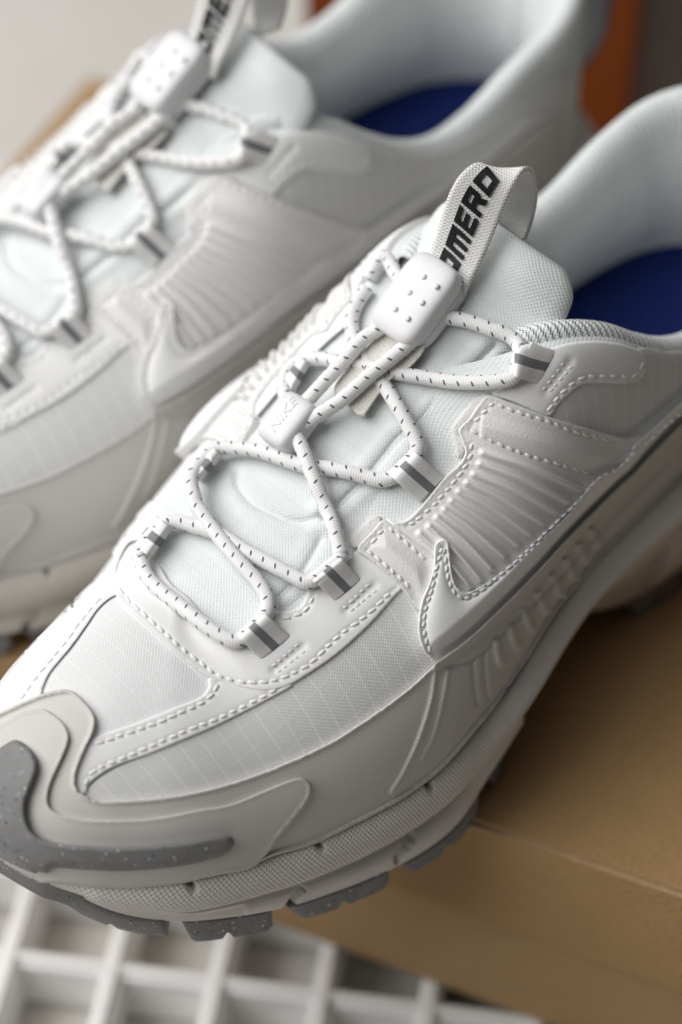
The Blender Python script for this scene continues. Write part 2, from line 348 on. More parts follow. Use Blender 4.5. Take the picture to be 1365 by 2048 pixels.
# midsole
MS = np.concatenate([np.arange(0, rib_s[-1], .5), [rib_s[-1]]]); NMS = len(MS)
ip = lambda a: np.interp(MS, rib_s, a)
XL = lambda pts: [(SX(a), b) for a, b in pts]
mz_b = ip(ZB); mcx, mcy = ip(rib_c[:,0]), ip(rib_c[:,1]); mdx, mdy = ip(rib_d[:,0]), ip(rib_d[:,1]); ln = np.hypot(mdx, mdy); mdx, mdy = mdx/ln, mdy/ln
toe = lambda pts: pts                                                    # toe entries are given in rib parameter directly
ZG = tab([(0,34),(12,33.5),(18,31.5),(22.6,29.5),(26,27),(34,24),(39,22),(47,21),(54,20),(62,19)]+XL([(58,19),(77,20),(89,21),(101,23),(111,25),(123,27),(142,30),(161,32),(192,36),(243,40)])+[(SX(243)+50,42)], MS)
ZO = tab([(0,31),(12,30.5),(18,27),(22.6,22),(27,17.5),(31,14.5),(39,11),(46.6,9),(53,8),(62,7)]+XL([(56,6.5),(65,6),(104,7),(112,9),(122,14),(134,17.5),(160,17.5),(172,11),(180,8.5),(200,8),(243,8)])+[(SX(243)+50,12)], MS)
ZG = ZG - tab([(0,0),(24,0),(40,3.4),(60,4),(SX(100),4),(SX(112),1.5),(SX(122),0),(SX(243)+50,0)], MS)
DG = {1: tab([(0,-1),(30,-1),(50,-.6),(66,0)]+XL([(89,.3),(101,1),(111,2.6),(123,3.6),(142,3.4),(161,3.6),(192,5.2),(243,5)])+[(SX(243)+50,4)], MS)}
DO = {1: tab([(0,-3),(20,-3.2),(45,-3),(60,-.8)]+XL([(60,.6),(70,1),(104,1),(112,0),(122,-2),(132,-7),(160,-8),(174,-4.5),(184,-2.5),(204,-.5),(243,1)])+[(SX(243)+50,-2)], MS)}
DG[-1] = DG[1]*.8; DO[-1] = DO[1]
NP = 46
def midsole_rib(q, s):
    r0 = np.interp(MS[q], rib_s, rb[s]); zb, zg, zo, dg, do = mz_b[q], ZG[q], ZO[q], DG[s][q], DO[s][q]
    hb = zb-zg; cr = max(dg, 0)+np.interp(zb-zg, [6, 13], [1.2, 2.3])
    lip = 1.9*min(1, max(0, (hb-2)/6))*min(1, max(0, (MS[q]-15)/10))
    up = np.array([(-4, zb-1.2), (lip*.6, zb-.1), (lip+cr*.35, zb-.12*hb), (lip*.9+cr*.9, zb-.36*hb), (lip*.6+cr*.95, zb-.64*hb), (dg*.8+cr*.3, zb-.9*hb), (dg-.7, zg)])
    hl = zg-zo; bl = max(dg, do)+.9
    lo = np.array([(dg-.7, zg), (dg*.6+bl*.4-.1, zg-.10*hl), (bl if do > -2 else (dg+do)/2, zg-.40*hl), ((bl+do)/2+.2 if do > -2 else do+1, zg-.75*hl), (do, zo), (do-3, zo-1.2), (do-14, zo-1.4)])
    p = np.vstack([spline(up, n=26), spline(lo, n=NP-26+1)[1:]])
    r = r0+p[:,0]; return np.stack([mcx[q]+mdx[q]*r, mcy[q]+mdy[q]*r*s, p[:,1]], -1), p
MORD = [(q, 1) for q in range(NMS)] + [(q, -1) for q in range(NMS-2, 0, -1)]
MID, MUV = [], []
for k, (q, s) in enumerate(MORD):
    P, p = midsole_rib(q, s); MID.append(P)
    MUV.append(np.stack([np.full(NP, MS[q]*s), np.concatenate([[0], np.cumsum(np.linalg.norm(np.diff(p, axis=0), axis=1))])], -1))
MID, MUV = np.array(MID), np.array(MUV)
MN = grid_normals(MID); MN = MN*np.sign(MN[600, 8]@np.array([0, 1, 0]))
mp = project(MID.reshape(-1, 3)); lat = np.repeat(np.array([s > 0 for q, s in MORD]), NP)
dep, dep2 = np.zeros(len(mp)), np.zeros(len(mp))
for line, w, amp in [([(371,1748),(387,1778)], 6, 4.5), ([(627,1668),(643,1696)], 6, 4.5), ([(845,1545),(861,1576)], 6.5, 4.5)]:
    d = seg_dist(mp, line); dep2 = np.maximum(dep2, amp*np.exp(-(d/w)**4)*lat)
for line, w, amp in [([(568,1826),(590,1800),(606,1780)], 5.5, 3.4), ([(795,1722),(812,1694),(826,1672)], 5.5, 3.4)]:
    d = seg_dist(mp, line); dep = np.maximum(dep, amp*np.exp(-(d/w)**4)*lat)
MID = MID - (MN.reshape(-1, 3)*dep2[:, None]).reshape(MID.shape)
inward = np.repeat(np.array([(mdx[q], mdy[q]*s, 0) for q, s in MORD]), NP, axis=0); MID = MID - (inward*dep[:, None]).reshape(MID.shape)
MN = grid_normals(MID); MN = MN*np.sign(MN[600, 8]@np.array([0, 1, 0]))
mf = grid_faces(len(MORD), NP, True)
midsole = link('midsole', MID.reshape(-1, 3), mf + [tuple(k*NP+NP-1 for k in range(len(MORD)))], m_mid, shoe, MUV.reshape(-1, 2)); fix_normals(midsole)
midsole.data.materials.append(m_midtex)
for k, pl in enumerate(midsole.data.polygons):
    if k < len(mf) and 3 <= k % (NP-1) <= 24: pl.material_index = 1
mid_surf = Surf(MID, [t for k in range(len(MORD)) for j in range(NP-1) for t in ((k*NP+j, ((k+1) % len(MORD))*NP+j, ((k+1) % len(MORD))*NP+j+1), (k*NP+j, ((k+1) % len(MORD))*NP+j+1, k*NP+j+1))], MN, MUV)

# outsole lugs: rubber blocks along the edge, each with a sipe
def lug(s0, s1, side, z0, z1, slant=3.0, out=.6, deep=26, sipe=.5, name='tread_lug'):
    n = 26; V, F = [], []
    for k in range(n):
        u = k/(n-1); ss = s0+(s1-s0)*u; q = min(int(ss/.5), NMS-1)
        r0 = np.interp(ss, rib_s, rb[side])+np.interp(ss, MS, DO[side])+out; zo = np.interp(ss, MS, ZO)
        zb_ = z0+(z1-z0)*u
        end = min(1, min(u, 1-u)*n/1.6); lift = (1-end)*(.9)
        if sipe and abs(u-sipe) < .022: lift += 2.2
        sl = slant*(1-u)**6
        mz = zo+.9
        prof = [(-deep, mz), (-1.0, mz), (.2-.5*(1-end), mz-.7), (.7-.7*(1-end), zb_+1.0+lift), (0-.6*(1-end), zb_+.2+lift), (-1.2, zb_+lift), (-deep, zb_+lift)]
        cx, cy, dx, dy = mcx[q], mcy[q], mdx[q], mdy[q]
        for j, (a, z) in enumerate(prof):
            low = 1 if j >= 3 else 0; tx = sl*low; r = r0+a
            V.append((cx+dx*r+tx*abs(dy), cy+dy*r*side - tx*dx*0, z))
    m = 7; F = [(i*m+j, (i+1)*m+j, (i+1)*m+(j+1) % m, i*m+(j+1) % m) for i in range(n-1) for j in range(m)]
    F += [tuple(range(m)), tuple((n-1)*m+j for j in reversed(range(m)))]
    o = link(name, V, F, m_rub, shoe, smooth=False); fix_normals(o)
    return o
for side in (1, -1):
    lug(38.5, 58.5, side, 1.8, 0.0, sipe=.5)
    for a, b, z0, z1 in [(62, SX(72.5), 0, 0), (SX(76), SX(105.5), 0, 0), (SX(110), SX(128), 1.5, 5), (SX(182), SX(203), 0, 0), (SX(206), SX(222), 0, 0), (SX(225), SX(241), 0, 0), (SX(243)+3, SX(243)+38, 0, 3)]:
        lug(a, b, side, z0, z1)
# toe rubber: the outsole climbing the front of the toe
V, na, prf = [], 61, 8
for k in range(na):
    ang = -45+90*k/(na-1); side = 1 if ang >= 0 else -1; aa = abs(ang); ss = aa/90*70; q = int(ss/.5)
    r0 = np.interp(ss, rib_s, rb[side]); zo = np.interp(ss, MS, ZO); zb_ = tab([(0,25.5),(10,19.5),(17,15),(21,11),(27,8),(32,6),(37,4.4),(42,3.6),(46,3.4)], aa); db = tab([(0,-6),(10,-7),(21,-8.6),(32,-7.4),(41,-6),(46,-5)], aa); do = np.interp(ss, MS, DO[side])
    if abs(aa-30) < 1.2: zb_ += 1.6
    d = (-math.cos(math.radians(aa)), math.sin(math.radians(aa))*side)
    up_ = float(np.clip((27-aa)/7, 0, 1)); zt_ = zo+2+up_*(47-zo-2); rt_ = do+1.2+up_*(3.6-do-1.2)
    for a, z in [(do-22, zo+1.5), (rt_-1.6, zt_+.2), (rt_, zt_-.8), (do+1.1+up_*3.2, zo-.8), (.45*do+.55*db+1.2, .45*zo+.55*zb_), (db+.5, zb_+.7), (db-.6, zb_), (-22, max(zb_-1, 2.5))]:
        r = r0+a; V.append((CX0+d[0]*r, CY+d[1]*r, z))
F = [(i*prf+j, (i+1)*prf+j, (i+1)*prf+(j+1) % prf, i*prf+(j+1) % prf) for i in range(na-1) for j in range(prf)] + [tuple(range(prf)), tuple((na-1)*prf+j for j in reversed(range(prf)))]
fix_normals(link('toe_tread', V, F, m_rub, shoe))
# ------------------------------------------------------------------ draping: outlines seen on the shoe laid on its surface as real layers
SC = 3.4125
def tr(ox, oy, pts, sc=SC): return [(ox+a/sc, oy+b/sc) for a, b in pts]
A = lambda *p: tr(200, 1000, p)
B = lambda *p: tr(0, 1300, p)
C = lambda *p: tr(500, 1000, p)
D = lambda *p: tr(300, 700, p)
E = lambda *p: tr(600, 700, p)
Fp = lambda *p: tr(850, 650, p)
G = lambda *p: tr(680, 400, p)
H = lambda *p: tr(780, 1000, p)
K = lambda *p: tr(400, 1450, p)
L = lambda *p: tr(700, 1300, p)
Mz = lambda *p: tr(1000, 900, p, 3.74)
Nz = lambda *p: tr(1024, 512, p, 2.6667)
J = lambda *p: tr(0, 1440, p, 2.73)
UPPER = [body_surf]; THROAT = [body_surf, tong_surf]; ALLS = [body_surf, tong_surf, mid_surf]; LOW = [body_surf, mid_surf]
def cast(px, py, surfs):
    d = ray_dir(px, py); best = None
    for s in surfs:
        h = s.cast(CAM_S, d)
        if h and (best is None or h[5] < best[5]): best = h+(s,)
    return best
def lay(px, py, h, surfs, it=2):
    """the point h mm above the surface that is seen at this pixel"""
    qx, qy = px, py; res = None
    for _ in range(it):
        c = cast(qx, qy, surfs)
        if c is None and res is None:                                  # just past the outline: take the nearest point inside it
            for k in (4, 8, 12, 17, 23):
                c = cast(px+k*.75, py+k*.65, surfs)
                if c is not None: return c[0]+c[1]*h, c
        if c is None: return res
        P = c[0]+c[1]*h; e = project(P); res = (P, c)
        dx, dy = px-e[0], py-e[1]
        if dx*dx+dy*dy < .3: break
        qx += dx; qy += dy
    return res
def inside(P, poly):
    x, y = P[:,0], P[:,1]; c = np.zeros(len(P), bool); q = np.roll(poly, -1, 0)
    for (x1, y1), (x2, y2) in zip(poly, q):
        if y1 == y2: continue
        c ^= ((y1 > y) != (y2 > y)) & (x < (x2-x1)*(y-y1)/(y2-y1)+x1)
    return c
def gauss(d, w): return np.exp(-(d/w)**2)
def largest(F):
    """keep the one connected piece with the most faces"""
    par = {}
    def find(x):
        while par.setdefault(x, x) != x: par[x] = par[par[x]]; x = par[x]
        return x
    for f in F:
        r = find(f[0])
        for v in f[1:]: par[find(v)] = r
    cnt = {}
    for f in F: k = find(f[0]); cnt[k] = cnt.get(k, 0)+1
    if not cnt: return F
    best = max(cnt, key=cnt.get); return [f for f in F if find(f[0]) == best]
def mirror_index(t): k, j = divmod(int(t), TT); return ((NO-k) % NO)*TT+j
def patch(name, poly, mat, h, parent=None, surfs=None, edge=4.0, space=4.5, feats=(), puff=None, rim=None, mirror=False, kind=None, step=6.0, low=-.25, raw_poly=False, maxlen=14):
    surfs = surfs or UPPER; parent = parent or shoe
    Bd = np.array(poly, float) if raw_poly else spline(poly, step=step, closed=True)[:-1]
    if (np.cross(Bd, np.roll(Bd, -1, 0))).sum() < 0: Bd = Bd[::-1]
    n = len(Bd); tg = np.roll(Bd, -1, 0)-np.roll(Bd, 1, 0); tg /= np.maximum(np.linalg.norm(tg, axis=1, keepdims=True), 1e-9); nin = np.stack([-tg[:,1], tg[:,0]], -1)
    closed = np.vstack([Bd, Bd[:1]])
    pts = [Bd]
    for d in (.3*edge, .65*edge, edge):
        q = Bd+nin*d; q = q[inside(q, Bd)]
        if len(q): q = q[seg_dist(q, closed) > d*.93]; pts.append(q)
    lo, hi = Bd.min(0), Bd.max(0); gx, gy = np.meshgrid(np.arange(lo[0], hi[0], space), np.arange(lo[1], hi[1], space*.87)); gx = gx+(np.arange(gx.shape[0]) % 2)[:, None]*space*.5
    g = np.stack([gx.ravel(), gy.ravel()], -1); g = g[inside(g, Bd)]; g = g[seg_dist(g, closed) > edge+space*.45]; pts.append(g)
    P = np.vstack(pts)
    r = delaunay_2d_cdt([Vector(p) for p in P], [], [list(range(n))], 1, 1e-4)
    P = np.array([tuple(v) for v in r[0]]); tris = [f for f in r[2] if len(f) == 3]
    d = seg_dist(P, closed); hh = low+(h-low)*np.sqrt(np.clip(1-(1-np.clip(d/edge, 0, 1))**2, 0, 1))
    core = np.clip(d/edge, 0, 1)
    if puff is not None: hh = hh+puff(d, P)
    if rim: hh = hh+rim[1]*gauss(d-rim[0]*.9, rim[0]*.8)
    for ft in feats: hh = hh+ft[2]*np.exp(-(seg_dist(P, ft[0])/ft[1])**(ft[3] if len(ft) > 3 else 2))*core
    V, UVs, info, ok = [], [], [], []
    for (px, py), z in zip(P, hh):
        q = lay(px, py, z, surfs)
        if q is None: V.append((0, 0, 0)); UVs.append((0, 0)); info.append(None); ok.append(False)
        else: V.append(q[0]); UVs.append(q[1][2]); info.append(q[1]); ok.append(True)
    V = np.array(V); F = []
    for a, b, c in tris:
        if ok[a] and ok[b] and ok[c] and max(np.linalg.norm(V[a]-V[b]), np.linalg.norm(V[b]-V[c]), np.linalg.norm(V[c]-V[a])) < maxlen:
            nn = np.cross(V[b]-V[a], V[c]-V[a]); F.append((a, c, b) if nn@(CAM_S-V[a]) > 0 else (a, b, c))   # y is flipped on export
    F = largest(F); o = link(name, V, F, mat, parent, UVs)
    if kind: o['kind'] = kind
    if mirror:
        V2, N2 = [], []
        for v, c, z in zip(V, info, hh):
            if c is None or c[6] is not body_surf: V2.append((0, 0, -50)); N2.append((0, 0, 1)); continue
            t = [mirror_index(x) for x in c[3]]; nn = c[4]@BN.reshape(-1, 3)[t]; nn /= max(np.linalg.norm(nn), 1e-9)
            N2.append(nn); V2.append(c[4]@BODY.reshape(-1, 3)[t]+nn*z)
        V2 = np.array(V2); pv = project(V2); F2 = []
        for a, b, c in F:
            if not all(info[x][6] is body_surf for x in (a, b, c)) or V[[a, b, c], 1].max() < CY: continue
            m2 = V2[[a, b, c]]; fc = max((CAM_S-V2[k])@N2[k]/np.linalg.norm(CAM_S-V2[k]) for k in (a, b, c))
            if mirror == 'tip' and pv[[a, b, c], 0].max() > -70: continue
            if mirror in ('toe', 'tip') and (m2[:,1].max() > CY-1 or (pv[[a, b, c], 0].max() > -30 and fc > -.32)): continue
            F2.append((a, c, b))
        F2 = largest(F2); o2 = link(name, V2, F2, mat, parent, [(u, -v) for u, v in UVs]); o['mir'] = o2.name
    return o
cap_ring = [(0, .1), (.08, .7), (.25, .97), (.75, .97), (.92, .7), (1, .1)]
def stitches(parent, path, h, surfs=None, length=17, gap=5, wid=.95, mirror=False, sunk=.2):
    """thread stitches along a path, one part per seam"""
    surfs = surfs or UPPER; p = spline(path, step=1.0); V, F, V2 = [], [], []; s = 0; nr = 6
    while s+length < len(p):
        jit = rng.integers(-2, 3); off_ = rng.uniform(-.7, .7, 4); ln_ = min(length+jit, len(p)-1-s)
        a, b = lay(p[s][0]+off_[0], p[s][1]+off_[1], h, surfs), lay(p[s+ln_][0]+off_[2], p[s+ln_][1]+off_[3], h, surfs); s += length+gap
        if a is None or b is None: continue
        def add(V, F, Pa, Pb, nn):
            t = Pb-Pa; Lm = np.linalg.norm(t)
            if Lm > 9 or Lm < .2: return
            t = t/Lm; bt = np.cross(nn, t); o = len(V); tw = .16*bt*wid
            for u, r in cap_ring:
                c = Pa+t*Lm*u+nn*(.28*r*wid-sunk)+tw*(u-.5)*2
                for k in range(nr):
                    an = 2*math.pi*k/nr; V.append(c+(bt*math.cos(an)*.46+nn*math.sin(an)*.34)*max(r, .05)*wid)
            m = len(cap_ring)
            for i in range(m-1):
                for k in range(nr): F.append((o+i*nr+k, o+i*nr+(k+1) % nr, o+(i+1)*nr+(k+1) % nr, o+(i+1)*nr+k))
        add(V, F, a[0], b[0], a[1][1])
        if mirror and a[1][6] is body_surf and b[1][6] is body_surf:
            if not isinstance(mirror, list): mirror = [[], []]
            ms = []
            for c in (a[1], b[1]):
                t = [mirror_index(x) for x in c[3]]; nn = c[4]@BN.reshape(-1, 3)[t]; nn /= max(np.linalg.norm(nn), 1e-9); ms.append((c[4]@BODY.reshape(-1, 3)[t]+nn*h, nn))
            add(mirror[0], mirror[1], ms[0][0], ms[1][0], ms[0][1])
    if not V: return
    o = link('stitching', V, F, m_thread, parent); o['kind'] = 'stuff'; fix_normals(o)
    if isinstance(mirror, list) and mirror[0]:
        o2 = link('stitching', mirror[0], mirror[1], m_thread, bpy.data.objects[parent['mir']] if 'mir' in parent else shoe); o2['kind'] = 'stuff'; fix_normals(o2)
m_thread = material('white_thread', (.78, .775, .765), .7, .3)
# ------------------------------------------------------------------ upper: panels, overlays, seams
rip_side = patch('ripstop_panel', [(165,1595),(210,1548),(330,1492),(450,1432),(560,1375),(660,1300),(760,1215),(800,1172),(850,1125),(885,1200),(875,1300),(885,1335),(800,1405),(650,1505),(500,1575),(350,1615),(250,1622)], m_rip, .5, mirror=True, space=6)
rip_toe = patch('toe_panel', [(60,1400),(85,1343),(125,1288),(155,1246),(185,1205),(220,1176),(250,1190),(302,1252),(364,1308),(420,1345),(430,1370),(410,1400),(352,1424),(264,1460),(187,1488),(140,1490),(100,1440)], m_ripw, .5, space=6)
strip_top = [(187,1476),(264,1449),(352,1414),(402,1393),(417,1375),(418,1352)]
strip_low = B((590,990),(600,940),(650,880),(800,790),(1000,720),(1200,640),(1365,570))+[(430,1454),(500,1419),(540,1398),(590,1368)]
st_u = B((650,640),(720,620),(880,565),(1000,525),(1110,485),(1240,425),(1365,370))+[(420,1395),(431,1382),(436,1366)]
st_l = B((585,925),(600,870),(640,830),(720,785),(850,735),(990,675),(1150,605),(1300,540))+[(430,1440),(475,1419),(525,1394),(558,1376)]
toe_strip = patch('toe_overlay', strip_top+[(450,1348),(500,1362),(560,1362)]+strip_low[::-1]+[(158,1592),(148,1560),(160,1500)], m_syn, 1.15, edge=3, space=4.5, feats=[(spline(st_u, step=4), 4, -.25), (spline(st_l, step=4), 4, -.25)])
stitches(toe_strip, st_u, 1.1); stitches(toe_strip, st_l, 1.1)
mo_in = [(80,1400),(87,1375),(100,1347),(120,1322),(145,1292),(175,1250),(200,1215),(232,1192),(262,1195)]
mo = patch('toe_overlay', mo_in+[(250,1150),(236,1108),(214,1136),(196,1157),(150,1202),(100,1255),(52,1304),(4,1368),(-40,1425),(0,1440)], m_syn, 1.15, edge=3, space=5)
stitches(mo, [(40,1400),(75,1352),(125,1292),(165,1240),(205,1192)], 1.1)
ey_in = [(313,1117),(341,1164),(376,1193),(411,1231),(443,1258),(473,1272),(520,1262),(547,1226),(585,1220),(603,1210),(613,1188),(622,1168),(660,1140),(705,1112),(711,1100)]
ey_out = C((1030,620),(830,840),(600,1050),(400,1190),(260,1270),(120,1305))+A((1000,1290),(880,1255),(745,1215),(560,1080),(350,890),(110,660),(100,580),(105,500))
sl = lambda q: spline(q, step=4)
ey_st = A((120,600),(200,690),(280,760),(370,840),(470,930),(570,1020),(690,1110),(790,1190),(920,1235),(1000,1243),(1100,1245))+C((210,1220),(300,1180),(420,1110),(520,1010),(640,900),(730,840),(840,750),(930,660),(1000,600))
ey_st2 = C((225,812),(310,790),(380,760),(415,700),(440,640))
def box_stitch(c): return [c+[c[0]]]
tack1 = C((150,1140),(335,980),(390,1020),(185,1180)); tack2 = C((640,740),(825,565),(875,605),(680,765)); tack3 = Fp((805,445),(965,235),(1018,262),(850,462))
mid_ = lambda a, b, t: (a[0]+(b[0]-a[0])*t, a[1]+(b[1]-a[1])*t)
def pit(c): return [mid_(mid_(c[0], c[3], .5), mid_(c[1], c[2], .5), t) for t in (0, .5, 1)]
eyestay = patch('eyestay', ey_in+[(760,1108),(835,1165)]+ey_out+[(240,1120),(262,1088),(290,1090)], m_syn, 1.3, surfs=UPPER, edge=3, space=4, feats=[(sl(ey_st), 4, -.28), (sl(ey_st2), 4, -.25), (pit(tack1), 9, -.55), (pit(tack2), 9, -.55)])
stitches(eyestay, ey_st, 1.2); stitches(eyestay, ey_st2, 1.2)
for tk in (tack1, tack2):
    for a, b in ((0, 1), (3, 2)): stitches(eyestay, [tk[a], mid_(tk[a], tk[b], .5), tk[b]], .95, length=11, gap=4)
ey_med = patch('eyestay', [(231,1150),(240,1120),(262,1085),(300,1085),(318,1098),(335,1075),(358,1035),(385,1000),(405,970),(440,925),(473,880),(520,828),(556,786),(600,742),(650,690),(705,640),(735,590),(715,572),(690,592),(640,645),(590,702),(560,735),(520,765),(470,815),(430,862),(380,912),(340,965),(290,1020),(255,1060),(236,1090),(226,1120)], m_syn, 1.5, edge=3, space=5, feats=[(sl([(262,1075),(345,975),(440,868),(520,780)]), 5, -.5)])
# front strap and ribbed saddle in tumbled leather
sad_edge = Fp((430,475),(360,545),(300,630),(225,715),(245,790),(270,870),(235,940),(130,1040),(0,1200))+E((800,1090),(720,1160),(640,1168),(590,1150))
r0 = [(966,906),(960,928),(948,949),(935,966),(919,983),(904,1002),(890,1019),(875,1035),(859,1053),(840,1067)]
r1 = [(1162,980),(1138,1004),(1114,1024),(1088,1048),(1064,1070),(1038,1092),(1012,1116),(985,1138),(962,1158),(941,1173)]
ribs = []
for a, b in zip(r0, r1):
    mx, my = (a[0]+b[0])/2, (a[1]+b[1])/2; L_ = math.hypot(b[0]-a[0], b[1]-a[1]); ribs.append(sl([a, (mx+.015*L_, my-.022*L_), b]))
sad_t = Fp((500,545),(680,610),(860,665),(980,715),(1150,765),(1300,795)); sad_t2 = Fp((310,720),(450,785),(620,860),(750,905),(870,940),(1080,1000),(1170,1015))
sad_l = Fp((470,530),(400,600),(340,660),(308,715)); sad_l2 = Fp((315,810),(320,870),(290,940),(230,1030),(150,1130),(60,1230))+E((800,1160),(730,1205))
def sad_puff(d, P):
    band = np.clip(1-np.abs((P[:,1]-(845+.27*(P[:,0]-1000)))-18)/26, 0, 1); return .9*band**.7*np.clip((d-14)/10, 0, 1)*(P[:,0] > 962)
saddle = patch('saddle', sad_edge+[(800,1072),(850,1140),(880,1180),(930,1196),(1000,1155),(1100,1065),(1200,965),(1300,880)]+Nz((680,962))+Fp((1365,770),(1100,700),(860,625),(600,530)), m_leather, 1.9, edge=5, space=3.6, rim=(4, .35),
    feats=[(r, 5.6, 1.7, 2.6) for r in ribs]+[(sl(q), 3.5, -.28) for q in (sad_t, sad_t2, sad_l, sad_l2)]+[(np.array([a, (a[0]+.5, a[1])]), 4, .15) for a in r0], puff=sad_puff, mirror=True)
for q in (sad_t, sad_t2, sad_l, sad_l2): stitches(saddle, q, 1.85, length=14, gap=6, mirror=True)
strap_b = C((725,335),(800,400),(1000,570),(1090,680),(1160,760)); strap_t = C((900,135),(940,145),(1100,262),(1250,370))
ss1 = C((905,205),(850,270),(800,345)); ss2 = C((800,345),(870,395),(960,475),(1060,565),(1130,640)); ss3 = C((950,190),(1030,260),(1130,345),(1210,415))
strap = patch('strap', strap_b+[(865,1215),(880,1150)]+strap_t[::-1]+C((840,200)), m_leather, 2.3, edge=4.5, space=3.8, rim=(3.5, .3), feats=[(sl(q), 3.5, -.28) for q in (ss1, ss2, ss3)], puff=lambda d, P: .9*np.clip((d-22)/20, 0, 1), mirror=True)
for q in (ss1, ss2, ss3): stitches(strap, q, 2.2, length=14, gap=6, mirror=True)
# fuzzy backing that shows past the cut leather edges
back = patch('backing', C((680,300),(700,240),(780,160),(840,110),(890,112),(900,150),(800,260),(730,330),(690,325)), m_felt, 1.5, edge=4, space=4)
back2 = patch('backing', E((1290,290),(1200,330),(1110,430),(1035,530),(1045,590),(1065,680),(1060,720),(1110,740),(1130,640),(1090,560),(1200,430),(1310,330)), m_felt, 1.4, edge=4, space=4)
# top eyelet panel and ripstop quarter
rip_q = patch('ripstop_panel', [(1080,845),(1110,785),(1170,745),(1290,692),(1330,700),(1420,690),(1520,620),(1640,500),(1735,390),(1765,330),(1790,420),(1770,520),(1700,590),(1600,680),(1480,780),(1365,845),(1280,905),(1180,872)], m_rip, .6, mirror=True, space=6)
top_out = Fp((455,470),(600,525),(860,628),(900,560),(980,480),(1050,420),(1120,400),(1250,400))+Nz((620,680),(690,655),(720,600),(715,530),(690,505))+[(1240,686),(1190,681),(1135,686),(1092,700),(1062,712),(1035,745),(1010,772)]
top_st = Fp((840,590),(890,520),(950,450),(1010,400),(1080,358),(1200,352),(1330,350))+Nz((650,645),(690,600),(702,555))
eyelet = patch('eyelet_panel', top_out, m_syn, 1.4, edge=3.2, space=4, feats=[(sl(top_st), 4, -.25), (pit(tack3), 9, -.5)], mirror=True)
stitches(eyelet, top_st, 1.3, mirror=True)
for a, b in ((0, 1), (3, 2)): stitches(eyelet, [tack3[a], mid_(tack3[a], tack3[b], .5), tack3[b]], 1.0, length=11, gap=4)
# swoosh
sw_top = H((370,265),(405,283),(415,330),(425,420),(440,520),(475,600),(520,630),(580,615),(700,540),(900,390),(1100,210),(1250,60))+Mz((680,255),(860,145),(980,20))+Nz((640,1020),(720,950),(909,780))+[(1440,742),(1520,675),(1610,585)]
RIDGE = [(868,1325),(885,1314),(920,1289),(956,1259),(1000,1217),(1040,1177),(1080,1135),(1134,1075),(1187,1020),(1241,967),(1267,945),(1305,902),(1365,842),(1440,770),(1530,690),(1622,596)]
sw_low = [(x+6, y+7) for x, y in RIDGE[::-1]]
sw_left = H((280,1090),(220,1010),(195,920),(195,800),(225,660),(270,560),(300,450),(300,330),(320,285))
sst1 = H((362,325),(340,400),(315,500),(290,610),(255,720),(235,830),(245,930),(275,1020),(305,1062)); sst2 = H((372,330),(387,420),(400,520),(430,610),(470,660),(520,680),(590,650),(700,570),(850,440),(1000,300),(1150,150),(1270,30))+Mz((750,210),(870,150))+Nz((740,980),(909,840))+[(1440,775)]
puffz = lambda d, P: -3.2*(1-np.clip((seg_dist(P, RIDGE)-4)/30, 0, 1))**1.3 + 1.0*1.5*(1-np.exp(-np.maximum(seg_dist(P, sl(sst1))-4, 0)/22))*(1-np.exp(-np.maximum(seg_dist(P, sl(sst2))-4, 0)/22))*inside(P, np.array(sst2+RIDGE[::-1][2:]+sst1[::-1]))*np.clip((seg_dist(P, RIDGE)-2)/22, 0, 1)**.7
swoosh = patch('side_emblem', sw_top+sw_low+sw_left, m_sw, 4.1, edge=3.2, space=3.6, rim=(3, .2), feats=[(sl(sst1), 4, -.5), (sl(sst2), 4, -.5)], puff=puffz, mirror=True)
stitches(swoosh, sst1, 3.95, length=13, gap=4, mirror=True); stitches(swoosh, sst2, 3.95, length=13, gap=4, mirror=True)
# mudguard film: toe cap, side and its moulded lines
g_top = [(-70,1462),(-30,1440)]+B((0,420),(130,360),(280,300),(430,265),(500,280),(570,340),(630,410),(655,480),(635,580),(590,670),(540,790),(520,870),(530,940),(580,990),(680,1025),(850,1025),(1100,1005),(1365,960))+K((300,365),(600,250),(900,110))+L((0,545),(200,410),(400,260),(580,95))+RIDGE[1:]
bite = [(x+3, y+12) for x, y in [(106,1757),(183,1764),(249,1766),(311,1762),(366,1755),(440,1737),(500,1722),(546,1702),(623,1680),(722,1632),(800,1590),(841,1561),(876,1534),(917,1490),(981,1412),(1031,1345),(1107,1219),(1160,1153),(1203,1099),(1267,1038),(1365,940),(1500,815),(1620,690),(1690,600)]]
bars = [((991,1276),(1001,1314)),((1020,1246),(1033,1282)),((1048,1213),(1062,1247)),((1077,1178),(1091,1212)),((1106,1144),(1119,1177)),((1132,1112),(1146,1144)),((1158,1082),(1170,1110)),((1182,1052),(1194,1078))]
gl = [(sl(L((590,110),(560,340),(480,600),(370,840),(290,970))), 4, .7), (sl(L((675,140),(640,340),(580,580),(500,740))), 4, .5), (sl(L((840,80),(850,230),(870,370))), 4, -.6), (sl(L((915,20),(925,200),(945,330))), 4, -.6),
      (sl([(903,1334),(944,1322),(985,1287),(1044,1229),(1102,1173),(1180,1085),(1250,1008),(1340,920)]), 6, -.7), (sl([(x+5, y+7) for x, y in RIDGE]), 7, 1.6)] + [(np.array(b)+np.array((3, 11)), 8.5, 1.0, 4) for b in bars]
guard = patch('mudguard', g_top+bite[::-1]+[(60,1764),(0,1740),(-60,1690),(-90,1600)], m_guard, 1.6, surfs=UPPER, edge=4, space=4.4, rim=(4.5, .8), feats=gl, mirror='toe', step=7)
